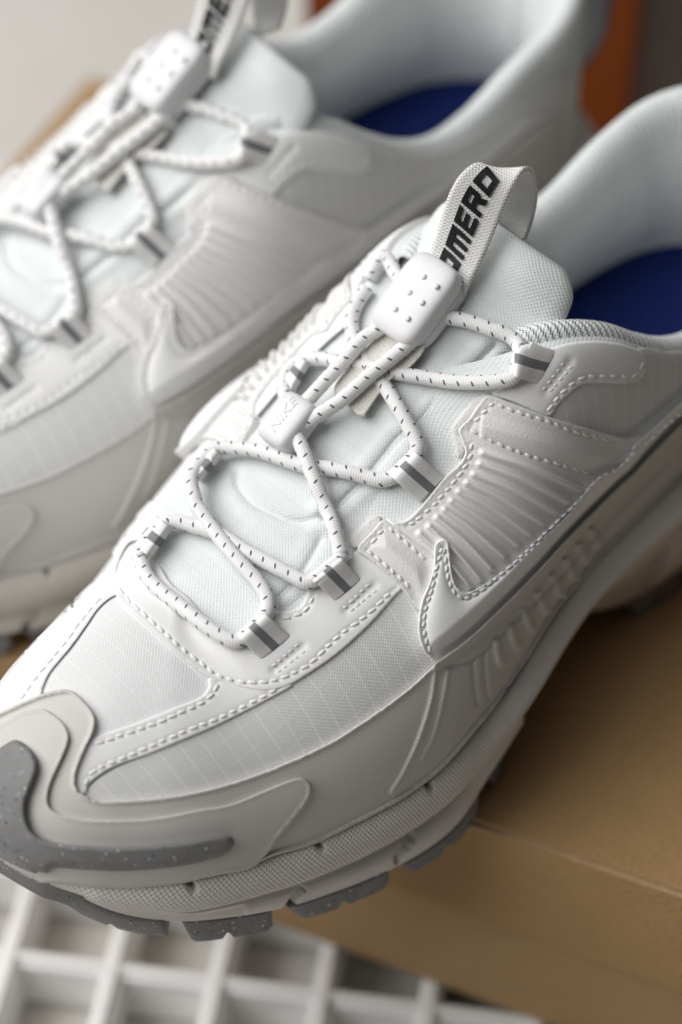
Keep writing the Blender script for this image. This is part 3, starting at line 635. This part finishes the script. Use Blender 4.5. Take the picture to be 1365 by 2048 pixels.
cap_e = [(-60,1478),(0,1446),(40,1424)]+B((290,395),(360,430),(440,500),(475,590),(450,690),(400,800),(345,930),(330,1030),(350,1080),(420,1120),(600,1155),(800,1160),(1000,1150),(1200,1120),(1365,1085))+K((200,540),(450,440),(630,370),(710,360),(760,400),(770,450),(740,530),(640,660),(540,780),(500,845))
cap = patch('toe_cap', cap_e+[(505,1738),(440,1752),(366,1768),(311,1775),(249,1779),(183,1777),(106,1768),(60,1766),(0,1742),(-60,1690),(-85,1600)], m_guard, 2.7, edge=4.5, space=4.5, rim=(4, .25), mirror='tip')
bump_top = J((1270,640),(1180,632),(1000,665),(700,690),(400,680),(250,655),(180,610),(150,540),(150,450),(185,350),(212,270),(205,200),(160,140),(90,100),(30,120))
bump_low = J((1290,680),(1265,720),(1215,755),(1000,808),(700,838),(450,833),(290,826))
bumper = patch('toe_bumper', bump_top+[(-15,1503),(-45,1535),(-80,1550),(-120,1545),(-120,1580),(-95,1625),(-60,1660),(0,1708),(30,1730),(66,1750),(92,1754)]+bump_low[::-1], m_rub, 5.2, surfs=UPPER, edge=13, space=5, mirror='tip', low=0, maxlen=9)
# ------------------------------------------------------------------ elastic lace, loops, cord locks, tapes
m_cord = material('speckled_elastic_cord', (.76, .755, .75), .8, .25, .1); N = NT(m_cord); U, V, _ = N.uv()
N.bump(sinw(N, N.math('ADD', U, N.math('MULTIPLY', V, .62)), .62), .00003, .9)
def speck(uo, vo, tilt):
    u = N.math('FRACT', N.math('ADD', N.math('DIVIDE', U, 3.55), uo)); du = N.math('MULTIPLY', N.math('ABSOLUTE', N.math('SUBTRACT', u, .5)), 3.55)
    v = N.math('FRACT', N.math('ADD', V, vo)); dv = N.math('MULTIPLY', N.math('SUBTRACT', v, .5), 12.5)
    dd = N.math('ADD', N.math('POWER', N.math('DIVIDE', N.math('ADD', N.math('MULTIPLY', N.math('SUBTRACT', u, .5), 3.55), N.math('MULTIPLY', dv, tilt)), .28), 2), N.math('POWER', N.math('DIVIDE', dv, .75), 2)); return N.math('LESS_THAN', dd, 1)
sp = N.math('MAXIMUM', N.math('MAXIMUM', speck(0, 0, .35), speck(.5, .25, .35)), N.math('MAXIMUM', speck(0, .5, .35), speck(.5, .75, .35)))
N.color(N.mix(sp, N.mix(N.math('MULTIPLY_ADD', sinw(N, U, .62), .5, .5), (.75, .745, .74), (.79, .785, .78)), (.11, .125, .15)))
m_tape = material('lace_loop_tape', (.74, .73, .72), .75, .25, .1); N = NT(m_tape); U, V, _ = N.uv()
N.bump(sinw(N, V, .105), .00002, .6)
st = N.math('LESS_THAN', N.math('ABSOLUTE', N.math('SUBTRACT', V, .5)), .125)
N.color(N.mix(st, (.74, .735, .725), N.mix(N.noise(N.obj(), 2500, 2), (.16, .16, .17), (.24, .24, .255))))
m_web = material('white_webbing', (.76, .755, .74), .75, .3, .1); N = NT(m_web); U, V, _ = N.uv()
hh = N.math('MULTIPLY', sinw(N, U, .9), sinw(N, V, .9)); N.bump(N.math('ADD', sinw(N, U, .8), N.math('MULTIPLY', hh, .6)), .00012, .9)
m_cream = material('cream_webbing', (.66, .645, .60), .85, .2, .1); N = NT(m_cream); U, V, _ = N.uv(); N.bump(N.noise(N.obj(), 1300, 3), .0004, .6); N.bump(sinw(N, U, .9), .0001, .6)
m_plast = material('white_plastic', (.68, .68, .685), .42, .5, 0, .05); N = NT(m_plast); N.bump(N.noise(N.obj(), 900, 2), .00006, .25)
m_black = material('black_rubber_print', (.006, .006, .007), .45, .4)
def tube(name, P, r, mat, parent, nr=20):
    P = resample(P, step=.8); n = len(P); t = np.gradient(P, axis=0); t /= np.linalg.norm(t, axis=1, keepdims=True)
    up = CAM_S-P[0]; up -= t[0]*(up@t[0]); up /= np.linalg.norm(up); V, UVs = [], []; s = 0
    for k in range(n):
        up = up-t[k]*(up@t[k]); up /= np.linalg.norm(up); b = np.cross(t[k], up)
        if k: s += np.linalg.norm(P[k]-P[k-1])
        for a in range(nr+1): an = 2*math.pi*a/nr; V.append(P[k]+(up*math.cos(an)+b*math.sin(an))*r); UVs.append((s, a/nr))
    m = nr+1; F = [(i*m+j, (i+1)*m+j, (i+1)*m+j+1, i*m+j+1) for i in range(n-1) for j in range(nr)]
    F += [tuple(range(nr)), tuple((n-1)*m+j for j in reversed(range(nr)))]
    return fix_normals(link(name, V, F, mat, parent, UVs))
CR = 1.82
def cord(path, hs, name='lace'):
    """centre line seen at these pixels, hs mm above what lies under it; the depth along the view is smoothed"""
    p = spline(path, step=7); hs = [hs]*len(path) if np.isscalar(hs) else hs
    hh = np.interp(np.linspace(0, 1, len(p)), np.linspace(0, 1, len(hs)), hs); q, dirs, dep = [], [], []
    for (x, y), h in zip(p, hh):
        r = lay(x, y, h, THROAT, 3)
        if r is None: continue
        e = project(r[0]); d = ray_dir(x, y); dirs.append(d); dep.append((r[0]-CAM_S)@d)
    dep = np.array(dep)
    for _ in range(10): dep[1:-1] = .25*dep[:-2]+.5*dep[1:-1]+.25*dep[2:]
    return tube(name, np.array([CAM_S+d*t for d, t in zip(dirs, dep)]), CR, m_cord, shoe)
cord(C((625,380),(600,280),(570,170),(520,50))+D((1150,950),(1090,800),(1040,670),(990,560)), [3.4,3.4,3.3,4.6,5.6,6]).name = 'lace'
cord(A((200,200),(275,370),(285,430),(330,530),(430,630),(560,730),(700,840),(820,920),(930,965),(985,935),(1055,865),(1125,795),(1150,730),(1140,660),(1080,560),(980,450),(860,310),(760,180),(700,90),(650,20))[1:]+D((310,1020),(285,940),(290,860),(350,770),(430,690),(480,672),(600,670),(750,690),(900,740),(1050,790),(1200,805))+E((350,840),(500,880),(560,890),(633,868),(715,788),(795,712),(805,650),(775,580),(700,440),(620,310),(580,250),(500,160))+[(728,712),(712,690),(703,645),(712,611),(735,575)],
     [3.6]*3+[3.3]*8+[3.6]*3+[4.6,5.6,5.6,4.2]+[3.6]*3+[3.4,2.6,2.3,2.2,2.2,2.4]+[3.4]*4+[2.6,2.2,2.2,2.2,2.4,2.6])
cord(A((285,400),(275,370),(330,270),(430,170),(480,150),(560,152),(660,185),(800,225),(900,285),(1000,350),(1150,430),(1300,510))+C((380,560),(437,545),(530,473),(612,405),(625,370)), [3.6]*3+[3.2,2.6,2.4,2.4,2.4,2.6,2.8,3.3,3.5,3.4])
cord([(738,560),(752,530),(768,512),(780,525),(790,545),(808,566),(830,590)], [2.4,3,3.4,3.4,3.2,3.4,3.6])
cord(D((880,420),(925,340),(915,250),(930,170),(990,100),(1080,62),(1200,62),(1290,85))+[(735,733),(800,747)]+Fp((0,360),(200,388),(400,392),(520,382),(610,350),(640,240),(645,150),(600,90),(500,40))+G((1050,890),(950,850),(850,820),(750,800),(620,720)), [4.5,3.8,3.6,3.4,2.8,2.3,2.2,2.2,2.2,2.4,3.0,3.6,3.6,3.2,2.6,2.4,2.6,3.4])
cord(G((480,620),(300,850),(150,955))+D((1320,80),(1200,210),(1080,340),(1000,420)), [5,5.6,6,6,6,6,6,5.6]); cord(G((600,850),(480,970),(350,1080),(200,1200))+E((300,330),(120,450),(20,520)), [5.2,5.6,6,6,6,6,5.6])
HP_LAT = [(0, .6), (.04, 3.2), (.1, 5.2), (.18, 6.1), (.28, 6.0), (.45, 5.0), (.75, 2.9), (1, 1.5)]
HP_MED = [(0, .8), (.08, 3.2), (.22, 5.4), (.42, 6.2), (.62, 6.0), (.8, 4.8), (1, 3.0)]
def loop(P0, P1, hp=HP_LAT):
    """folded tape with a grey stripe, over the cord and into its slot"""
    n, m = 34, 15; us = np.linspace(0, 1, n); hs = tab(hp, us); V, UVs = [], []
    for u, h in zip(us, hs):
        for k in range(m):
            v = k/(m-1); px = mid_(mid_(P0[0], P0[1], v), mid_(P1[0], P1[1], v), u)
            r = lay(px[0], px[1], h-.35*abs(2*v-1)**4, THROAT, 3); V.append(r[0] if r else V[-1]); UVs.append((u*12, v))
    V = np.array(V).reshape(n, m, 3)
    for _ in range(3): V[1:-1, 1:-1] = .5*V[1:-1, 1:-1]+.125*(V[:-2, 1:-1]+V[2:, 1:-1]+V[1:-1, :-2]+V[1:-1, 2:])
    o = link('lace_loop', V.reshape(-1, 3), grid_faces(n, m), m_tape, shoe, UVs); fix_normals(o)
    md = o.modifiers.new('thickness', 'SOLIDIFY'); md.thickness = .0007; md.offset = -1; return o
loop(A((930,915),(1105,752)), A((1100,1092),(1305,928))); loop(C((412,528),(600,368)), C((580,692),(762,540))); loop(E((600,845),(765,672)), E((820,1042),(988,866))); loop(Fp((585,350),(605,110)), Fp((778,402),(902,172)))
loop(A((355,400),(500,195)), A((225,315),(385,105)), HP_MED); loop(D((340,900),(500,735)), D((250,820),(420,625)), HP_MED); loop(D((990,295),(1100,90)), D((895,175),(1000,30)), HP_MED)
# cream tape under the twin cords
cream = patch('under_tape', [(772,655),(735,690),(700,730),(668,778),(695,810),(723,835),(735,822),(758,788),(782,759),(820,735),(852,692),(835,675)], m_cream, 3.6, surfs=[tong_surf], edge=3, space=5, low=2.4)
# pull tab: a loop of webbing, edges given as (pixel, lateral mm)
def on_y(px, py, y):
    d = ray_dir(px, py); t = (y-CAM_S[1])/d[1]; return CAM_S+d*t
LE = [((845,548),-4),((860,512),-4),((872,475),-4),((884,435),-4),((901,382),-3.5),((922,348),-3),((945,330),-2.5),((966,331),-2),((978,352),-2),((984,395),-2),((986,440),-2),((984,500),-2)]
RE = [((925,605),8.5),((938,572),8.5),((960,530),8.3),((987,470),8),((1014,402),7.5),((1033,362),7.2),((1050,338),7),((1066,342),7),((1075,365),7),((1074,405),7),((1064,445),7),((1050,480),7)]
EL = spline([on_y(*p, y) for p, y in LE], n=70); ER = spline([on_y(*p, y) for p, y in RE], n=70)
ntb, mtb = 70, 13
TAB = np.array([[EL[i]*(1-k/(mtb-1))+ER[i]*k/(mtb-1) for k in range(mtb)] for i in range(ntb)])
lens = np.concatenate([[0], np.cumsum(np.linalg.norm(np.diff(TAB[:, 6], axis=0), axis=1))])
pull = fix_normals(link('pull_tab', TAB.reshape(-1, 3), grid_faces(ntb, mtb), m_web, shoe, [(lens[i], k) for i in range(ntb) for k in range(mtb)]))
md = pull.modifiers.new('thickness', 'SOLIDIFY'); md.thickness = .0011; md.offset = 0
TBN = np.cross(np.gradient(TAB, axis=0), np.gradient(TAB, axis=1)); TBN /= np.linalg.norm(TBN, axis=2, keepdims=True)
if TBN[10, 6]@(CAM_S-TAB[10, 6]) < 0: TBN = -TBN
def on_tab(s, v):
    i = np.interp(s, lens, np.arange(ntb)); i0 = min(int(i), ntb-2); f = i-i0; kf = v*(mtb-1); k0 = min(int(kf), mtb-2); g = kf-k0
    bl = lambda Q: Q[i0, k0]*(1-f)*(1-g)+Q[i0+1, k0]*f*(1-g)+Q[i0, k0+1]*(1-f)*g+Q[i0+1, k0+1]*f*g
    return bl(TAB), bl(TBN)
# raised lettering: each letter a part, drawn as strokes (boxes in letter space, x along the tape, y across)
GLY = {'V': [[(0,1),(.28,1),(.55,.3),(.45,0),(.35,0)], [(.45,0),(.55,.3),(.85,1),(1.1,1),(.62,0)]],
       'O': [[(0,0),(.27,0),(.27,1),(0,1)], [(.27,0),(.73,0),(.73,.27),(.27,.27)], [(.27,.73),(.73,.73),(.73,1),(.27,1)], [(.73,0),(1,0),(1,1),(.73,1)]],
       'M': [[(0,0),(.25,0),(.25,1),(0,1)], [(.25,.72),(.5,.72),(.5,1),(.25,1)], [(.5,0),(.75,0),(.75,1),(.5,1)], [(.75,.72),(1,.72),(1,1),(.75,1)], [(1,0),(1.25,0),(1.25,1),(1,1)]],
       'E': [[(0,0),(.26,0),(.26,1),(0,1)], [(.26,0),(.95,0),(.95,.22),(.26,.22)], [(.26,.4),(.85,.4),(.85,.61),(.26,.61)], [(.26,.78),(.95,.78),(.95,1),(.26,1)]],
       'R': [[(0,0),(.26,0),(.26,1),(0,1)], [(.26,.76),(1,.76),(1,1),(.26,1)], [(.74,.36),(1,.36),(1,.76),(.74,.76)], [(.26,.36),(.74,.36),(.74,.58),(.26,.58)], [(.5,.36),(.82,.36),(1.05,0),(.72,0)]]}
def letter(ch, s0, w, v0, v1, shear=.22):
    V, F = [], []
    for poly in GLY[ch]:
        p = np.array(poly); o = len(V); dense = []
        for a, b in zip(p, np.roll(p, -1, 0)): dense += [a+(b-a)*t for t in np.linspace(0, 1, 4)[:-1]]
        n = len(dense)
        for hgt in (.3, 1.15):
            for x, y in dense:
                P, nn = on_tab(s0+(x+shear*(y-.5))*w, v0+(v1-v0)*(1-y)); V.append(P+nn*hgt)
        F.append(tuple(o+n+k for k in range(n))); F += [(o+k, o+(k+1) % n, o+n+(k+1) % n, o+n+k) for k in range(n)]
    o = link('letter', V, F, m_black, pull, smooth=False); fix_normals(o); return o
S0 = lens[np.argmin(np.abs(project(TAB[:, 6])[:, 1]-578))]; S1 = lens[np.argmin(np.hypot(*(project(TAB[:, 5])-np.array((990, 328))).T))]
unit = (S1-S0)/7.55; s_ = S0-.2*unit
for ch, adv in zip('VOMERO', (1.2, 1.22, 1.5, 1.18, 1.25, 1.1)): letter(ch, s_, unit*1.02, .25, .67); s_ += adv*unit
# cord locks
def frame_at(px, py, h):
    P, c = lay(px, py, h, [tong_surf], 4); n = c[1]; t = np.array([1., 0, 0]); t -= n*(t@n); t /= np.linalg.norm(t); b = np.cross(n, t); b = b if b[1] > 0 else -b
    return P, t, b, n
def super_block(name, ctr, t, b, n, a, w, h, e=.32, e2=.55, dome=0, mat=None, parent=None, taper=0):
    V, nu, nv = [], 56, 28; sg = lambda c, p: math.copysign(abs(c)**p, c)
    for i in range(nv+1):
        ph = -math.pi/2+math.pi*i/nv
        for j in range(nu):
            th_ = 2*math.pi*j/nu; x = sg(math.cos(ph), e2)*sg(math.cos(th_), e); y = sg(math.cos(ph), e2)*sg(math.sin(th_), e); z = sg(math.sin(ph), e2)
            V.append(ctr+t*a*x+b*w*y*(1-taper*x)+n*(h*z+dome*(1-x*x*.5-y*y*.5)*(z > 0)))
    F = [(i*nu+j, i*nu+(j+1) % nu, (i+1)*nu+(j+1) % nu, (i+1)*nu+j) for i in range(nv) for j in range(nu)]
    return fix_normals(link(name, V, F, mat, parent))
P, t, b, n = frame_at(835, 600, 6.2)
lock = super_block('cord_lock', P, t, b, n, 11.2, 7.8, 3.4, .42, .5, .7, m_plast, shoe)
P2 = P-n*3.6; super_block('lock_base', P2, t, b, n, 9.6, 7.9, 2.8, .4, .5, 0, m_plast, lock)
for gx, gy in [(574,525),(660,590),(478,632),(562,700),(380,745),(465,810)]:
    px, py = 680+gx/SC, 400+gy/SC; d = ray_dir(px, py); tt = ((P+n*4.05-CAM_S)@n)/(d@n); Q = CAM_S+d*tt
    super_block('grip_dot', Q, t, b, n, .75, .75, .55, 1, 1, 0, m_plast, lock)
P, t, b, n = frame_at(580, 847, 5.4)
lock2 = super_block('cord_end', P, t, b, n, 7.0, 5.6, 3.6, .4, .45, .3, m_plast, shoe)
cu = bpy.data.curves.new('t', 'FONT'); cu.body = 'NIKE'; cu.extrude = .06; cu.size = 3.9; cu.align_x = 'CENTER'; cu.align_y = 'CENTER'; cu.shear = .3
to = bpy.data.objects.new('t', cu); scn.collection.objects.link(to); bpy.context.view_layer.update(); me = bpy.data.meshes.new_from_object(to); bpy.data.objects.remove(to)
vv = np.array([tuple(v.co) for v in me.vertices])
def block_top(x, y, a=7.0, w=5.6, h=3.6, e=.4, e2=.45, dome=.3):
    fx, fy = min(abs(x/a), .999), min(abs(y/w), .999); rho = min((fx**(2/e)+fy**(2/e))**(e/2), .999); return h*math.sqrt(1-rho**(2/e2))**e2+dome*(1-fx*fx*.5-fy*fy*.5)
V = [P+n*(block_top(x*1.15, y)+.09+z)+b*(-y)+t*x*1.15 for x, y, z in vv]
fix_normals(link('embossed_word', V, [tuple(p.vertices) for p in me.polygons], m_plast, lock2, smooth=False)); bpy.data.meshes.remove(me)
# heel loop
hp = [(270, 66), (280, 64), (289, 68), (295, 78), (295, 92), (289, 104), (280, 111), (270, 109)]
hc = spline([(x, 0, z) for x, z in hp], n=40); V = []
for k, c in enumerate(hc):
    tg = hc[min(k+1, 39)]-hc[max(k-1, 0)]; tg /= np.linalg.norm(tg); nn = np.array([-tg[2], 0, tg[0]])
    for y, z in [(-5.5, .8), (5.5, .8), (5.5, -.8), (-5.5, -.8)]: V.append(c+np.array([0, CY+y, 0])+nn*z)
m_heel = material('grey_heel_webbing', (.13, .13, .135), .7, .3)
fix_normals(link('heel_loop', V, [(i*4+j, (i+1)*4+j, (i+1)*4+(j+1) % 4, i*4+(j+1) % 4) for i in range(39) for j in range(4)]+[(0,1,2,3),(156,159,158,157)], m_heel, shoe, smooth=False))
# ------------------------------------------------------------------ the second shoe of the pair
def copy_tree(o, parent=None):
    c = o.copy(); scn.collection.objects.link(c); c.parent = parent
    for ch in o.children: copy_tree(ch, c)
    return c
for o in bpy.data.objects:
    if 'mir' in o: del o['mir']
shoe2 = copy_tree(shoe); shoe2.location = (-0.155976, 0.0106995, 0); shoe2.rotation_euler = (0, 0, 0.66356373)
shoe2['label'] = 'white trail running shoe standing wholly on the box, its heel next to the orange carton'
for ch in shoe2.children:                                              # its tongue leans further over and its lock sits higher
    kind = ch.name.split('.')[0]
    if kind in ('tongue', 'pull_tab', 'cord_lock'):
        a = {'tongue': -3.8, 'pull_tab': -1.2, 'cord_lock': 0.5}[kind]; p = Vector((.06, 0, 0)); rot = Matrix.Rotation(R(a), 3, 'Z')
        ch.rotation_euler = (0, 0, R(a)); ch.location = p-rot@p+Vector({'tongue': (.001, 0, 0), 'pull_tab': (.003, 0, .004), 'cord_lock': (.003, 0, .0035)}[kind])
# ------------------------------------------------------------------ cardboard box, plastic grid, table, orange carton
def box_mesh(name, size, mat, parent=None, loc=(0, 0, 0), bev=.001, rz=0):
    bm = bmesh.new(); bmesh.ops.create_cube(bm, size=1); bmesh.ops.scale(bm, vec=size, verts=bm.verts)
    bmesh.ops.bevel(bm, geom=list(bm.edges), offset=bev, segments=2, affect='EDGES')
    me = bpy.data.meshes.new(name); bm.to_mesh(me); bm.free(); me.materials.append(mat)
    o = bpy.data.objects.new(name, me); scn.collection.objects.link(o); o.location = loc; o.rotation_euler = (0, 0, rz)
    if parent: o.parent = parent
    return o
def cardboard(name, col):
    m = material(name, col, .85, .2); N = NT(m); o = N.obj()
    mp_ = N.n('ShaderNodeMapping'); mp_.inputs['Scale'].default_value = (1, 1.6, 1.6); N.t.links.new(o, mp_.inputs[0])
    n1 = N.noise(mp_.outputs[0], 60, 6, .65); n2 = N.noise(o, 9, 3); n3 = N.noise(o, 700, 3)
    c = N.mix(n1, tuple(v*.84 for v in col), tuple(min(1, v*1.12) for v in col)); c = N.mix(N.math('MULTIPLY', n2, .5), c, tuple(v*.8 for v in col))
    N.color(c); N.bump(n3, .0007, .6); N.bump(n2, .004, .25); return m
m_card = cardboard('brown_cardboard', (.41, .258, .12)); m_card2 = cardboard('brown_cardboard_body', (.45, .295, .15)); m_orange = cardboard('orange_cardboard', (.26, .06, .010))
BANG = R(-23.6665); bu = Vector((math.cos(BANG), math.sin(BANG), 0)); bv = Vector((-math.sin(BANG), math.cos(BANG), 0)); b0 = Vector((0.03567, -0.0637959, 0))
L0, L1, DEP, LIDH, BOXH = -.251, .125, .258, .042, .086
ctr = b0+bu*((L0+L1)/2)+bv*(DEP/2)
sbox = empty('shoe_box', tuple(ctr+Vector((0, 0, -BOXH))), BANG, 'closed brown cardboard shoe box under both shoes', 'box')
Wd, T_ = L1-L0, .0022
lid = box_mesh('lid', (Wd, DEP, LIDH), m_card, sbox, (0, 0, BOXH-LIDH/2), .0014)
bm = bmesh.new(); bm.from_mesh(lid.data); bmesh.ops.delete(bm, geom=[f for f in bm.faces if f.normal.z < -.9 and f.calc_area() > .01], context='FACES'); bm.to_mesh(lid.data); bm.free()
lid.data.materials.append(cardboard('worn_highlit_cardboard_edge', (.46, .31, .175)))  # paler bevels: the edge highlight put into the colour, along with fold wear
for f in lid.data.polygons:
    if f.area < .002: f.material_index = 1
BW, BD, BH = Wd-.009, DEP-.009, BOXH-.003
for sz, lc in (((BW, T_, BH), (0, -BD/2+T_/2, BH/2)), ((BW, T_, BH), (0, BD/2-T_/2, BH/2)), ((T_, BD-2*T_, BH), (-BW/2+T_/2, 0, BH/2)), ((T_, BD-2*T_, BH), (BW/2-T_/2, 0, BH/2))):
    box_mesh('side_panel', sz, m_card2, sbox, lc, .0007)
box_mesh('bottom_panel', (BW-2*T_-.001, BD-2*T_-.001, T_), m_card2, sbox, (0, 0, T_/2), .0005)
# white plastic grid that carries the box
m_grid = material('white_grid_plastic', (.88, .88, .87), .5, .4); N = NT(m_grid); N.color(soil(N, (.88, .88, .87), .12, 45))
GA = R(-8.6); gt = empty('plastic_grid', (0, 0, -.1075), GA, 'white open plastic grid under the cardboard box', 'grid')
cg, sg_ = math.cos(-GA), math.sin(-GA)
def gl_(x, y): return (x*cg-y*sg_, x*sg_+y*cg)
px0, py0 = gl_(-.0355, -.0535)                                           # one crossing of the bars, from the photograph
GZ, GD, GWd, PIT = .0215, .0205, .0062, .0305
nx0, nx1, ny0, ny1 = -9, 3, -7, 12
bar_y = box_mesh('bar', (GWd, PIT*(ny1-ny0), GD), m_grid, gt, (0, 0, 0), .0016); bar_x = box_mesh('cross_bar', (PIT*(nx1-nx0), GWd*.9, GD), m_grid, gt, (0, 0, 0), .0016)
first = True
for k in range(nx0, nx1+1):
    o = bar_y if first else bar_y.copy()
    if not first: scn.collection.objects.link(o)
    o.location = (px0+k*PIT, py0+PIT*(ny0+ny1)/2, GZ-GD/2); first = False
first = True
for k in range(ny0, ny1+1):
    o = bar_x if first else bar_x.copy()
    if not first: scn.collection.objects.link(o)
    o.location = (px0+PIT*(nx0+nx1)/2, py0+k*PIT, GZ-GD/2-.0006); first = False
bm = bmesh.new(); bmesh.ops.create_grid(bm, x_segments=2, y_segments=2, size=4); me = bpy.data.meshes.new('table'); bm.to_mesh(me); bm.free()
m_table = material('pale_grey_table', (.62, .605, .58), .6, .3); N = NT(m_table); N.color(N.mix(N.noise(N.obj(), 14, 5), (.56, .53, .48), (.68, .655, .62))); me.materials.append(m_table)
tb = bpy.data.objects.new('table', me); scn.collection.objects.link(tb); tb.location = (0, 0, -.108); tb['kind'] = 'structure'
wl = box_mesh('wall', (.9, .02, .5), material('grey_brown_wall', (.45, .41, .38), .8, .2), None, (.555, .285, .1), .001, R(-6)); wl['kind'] = 'structure'
oc = empty('orange_carton', (.055, .335, -.107), R(-10), 'orange cardboard carton standing behind the shoe heels', 'carton')
for sz, lc in (((.12, .003, .17), (0, -.05, .085)), ((.12, .003, .17), (0, .05, .085)), ((.003, .094, .17), (-.0585, 0, .085)), ((.003, .094, .17), (.0585, 0, .085))): box_mesh('panel', sz, m_orange, oc, lc, .0008)
box_mesh('top_flap', (.1195, .1025, .0024), m_orange, oc, (0, 0, .1714), .0008)
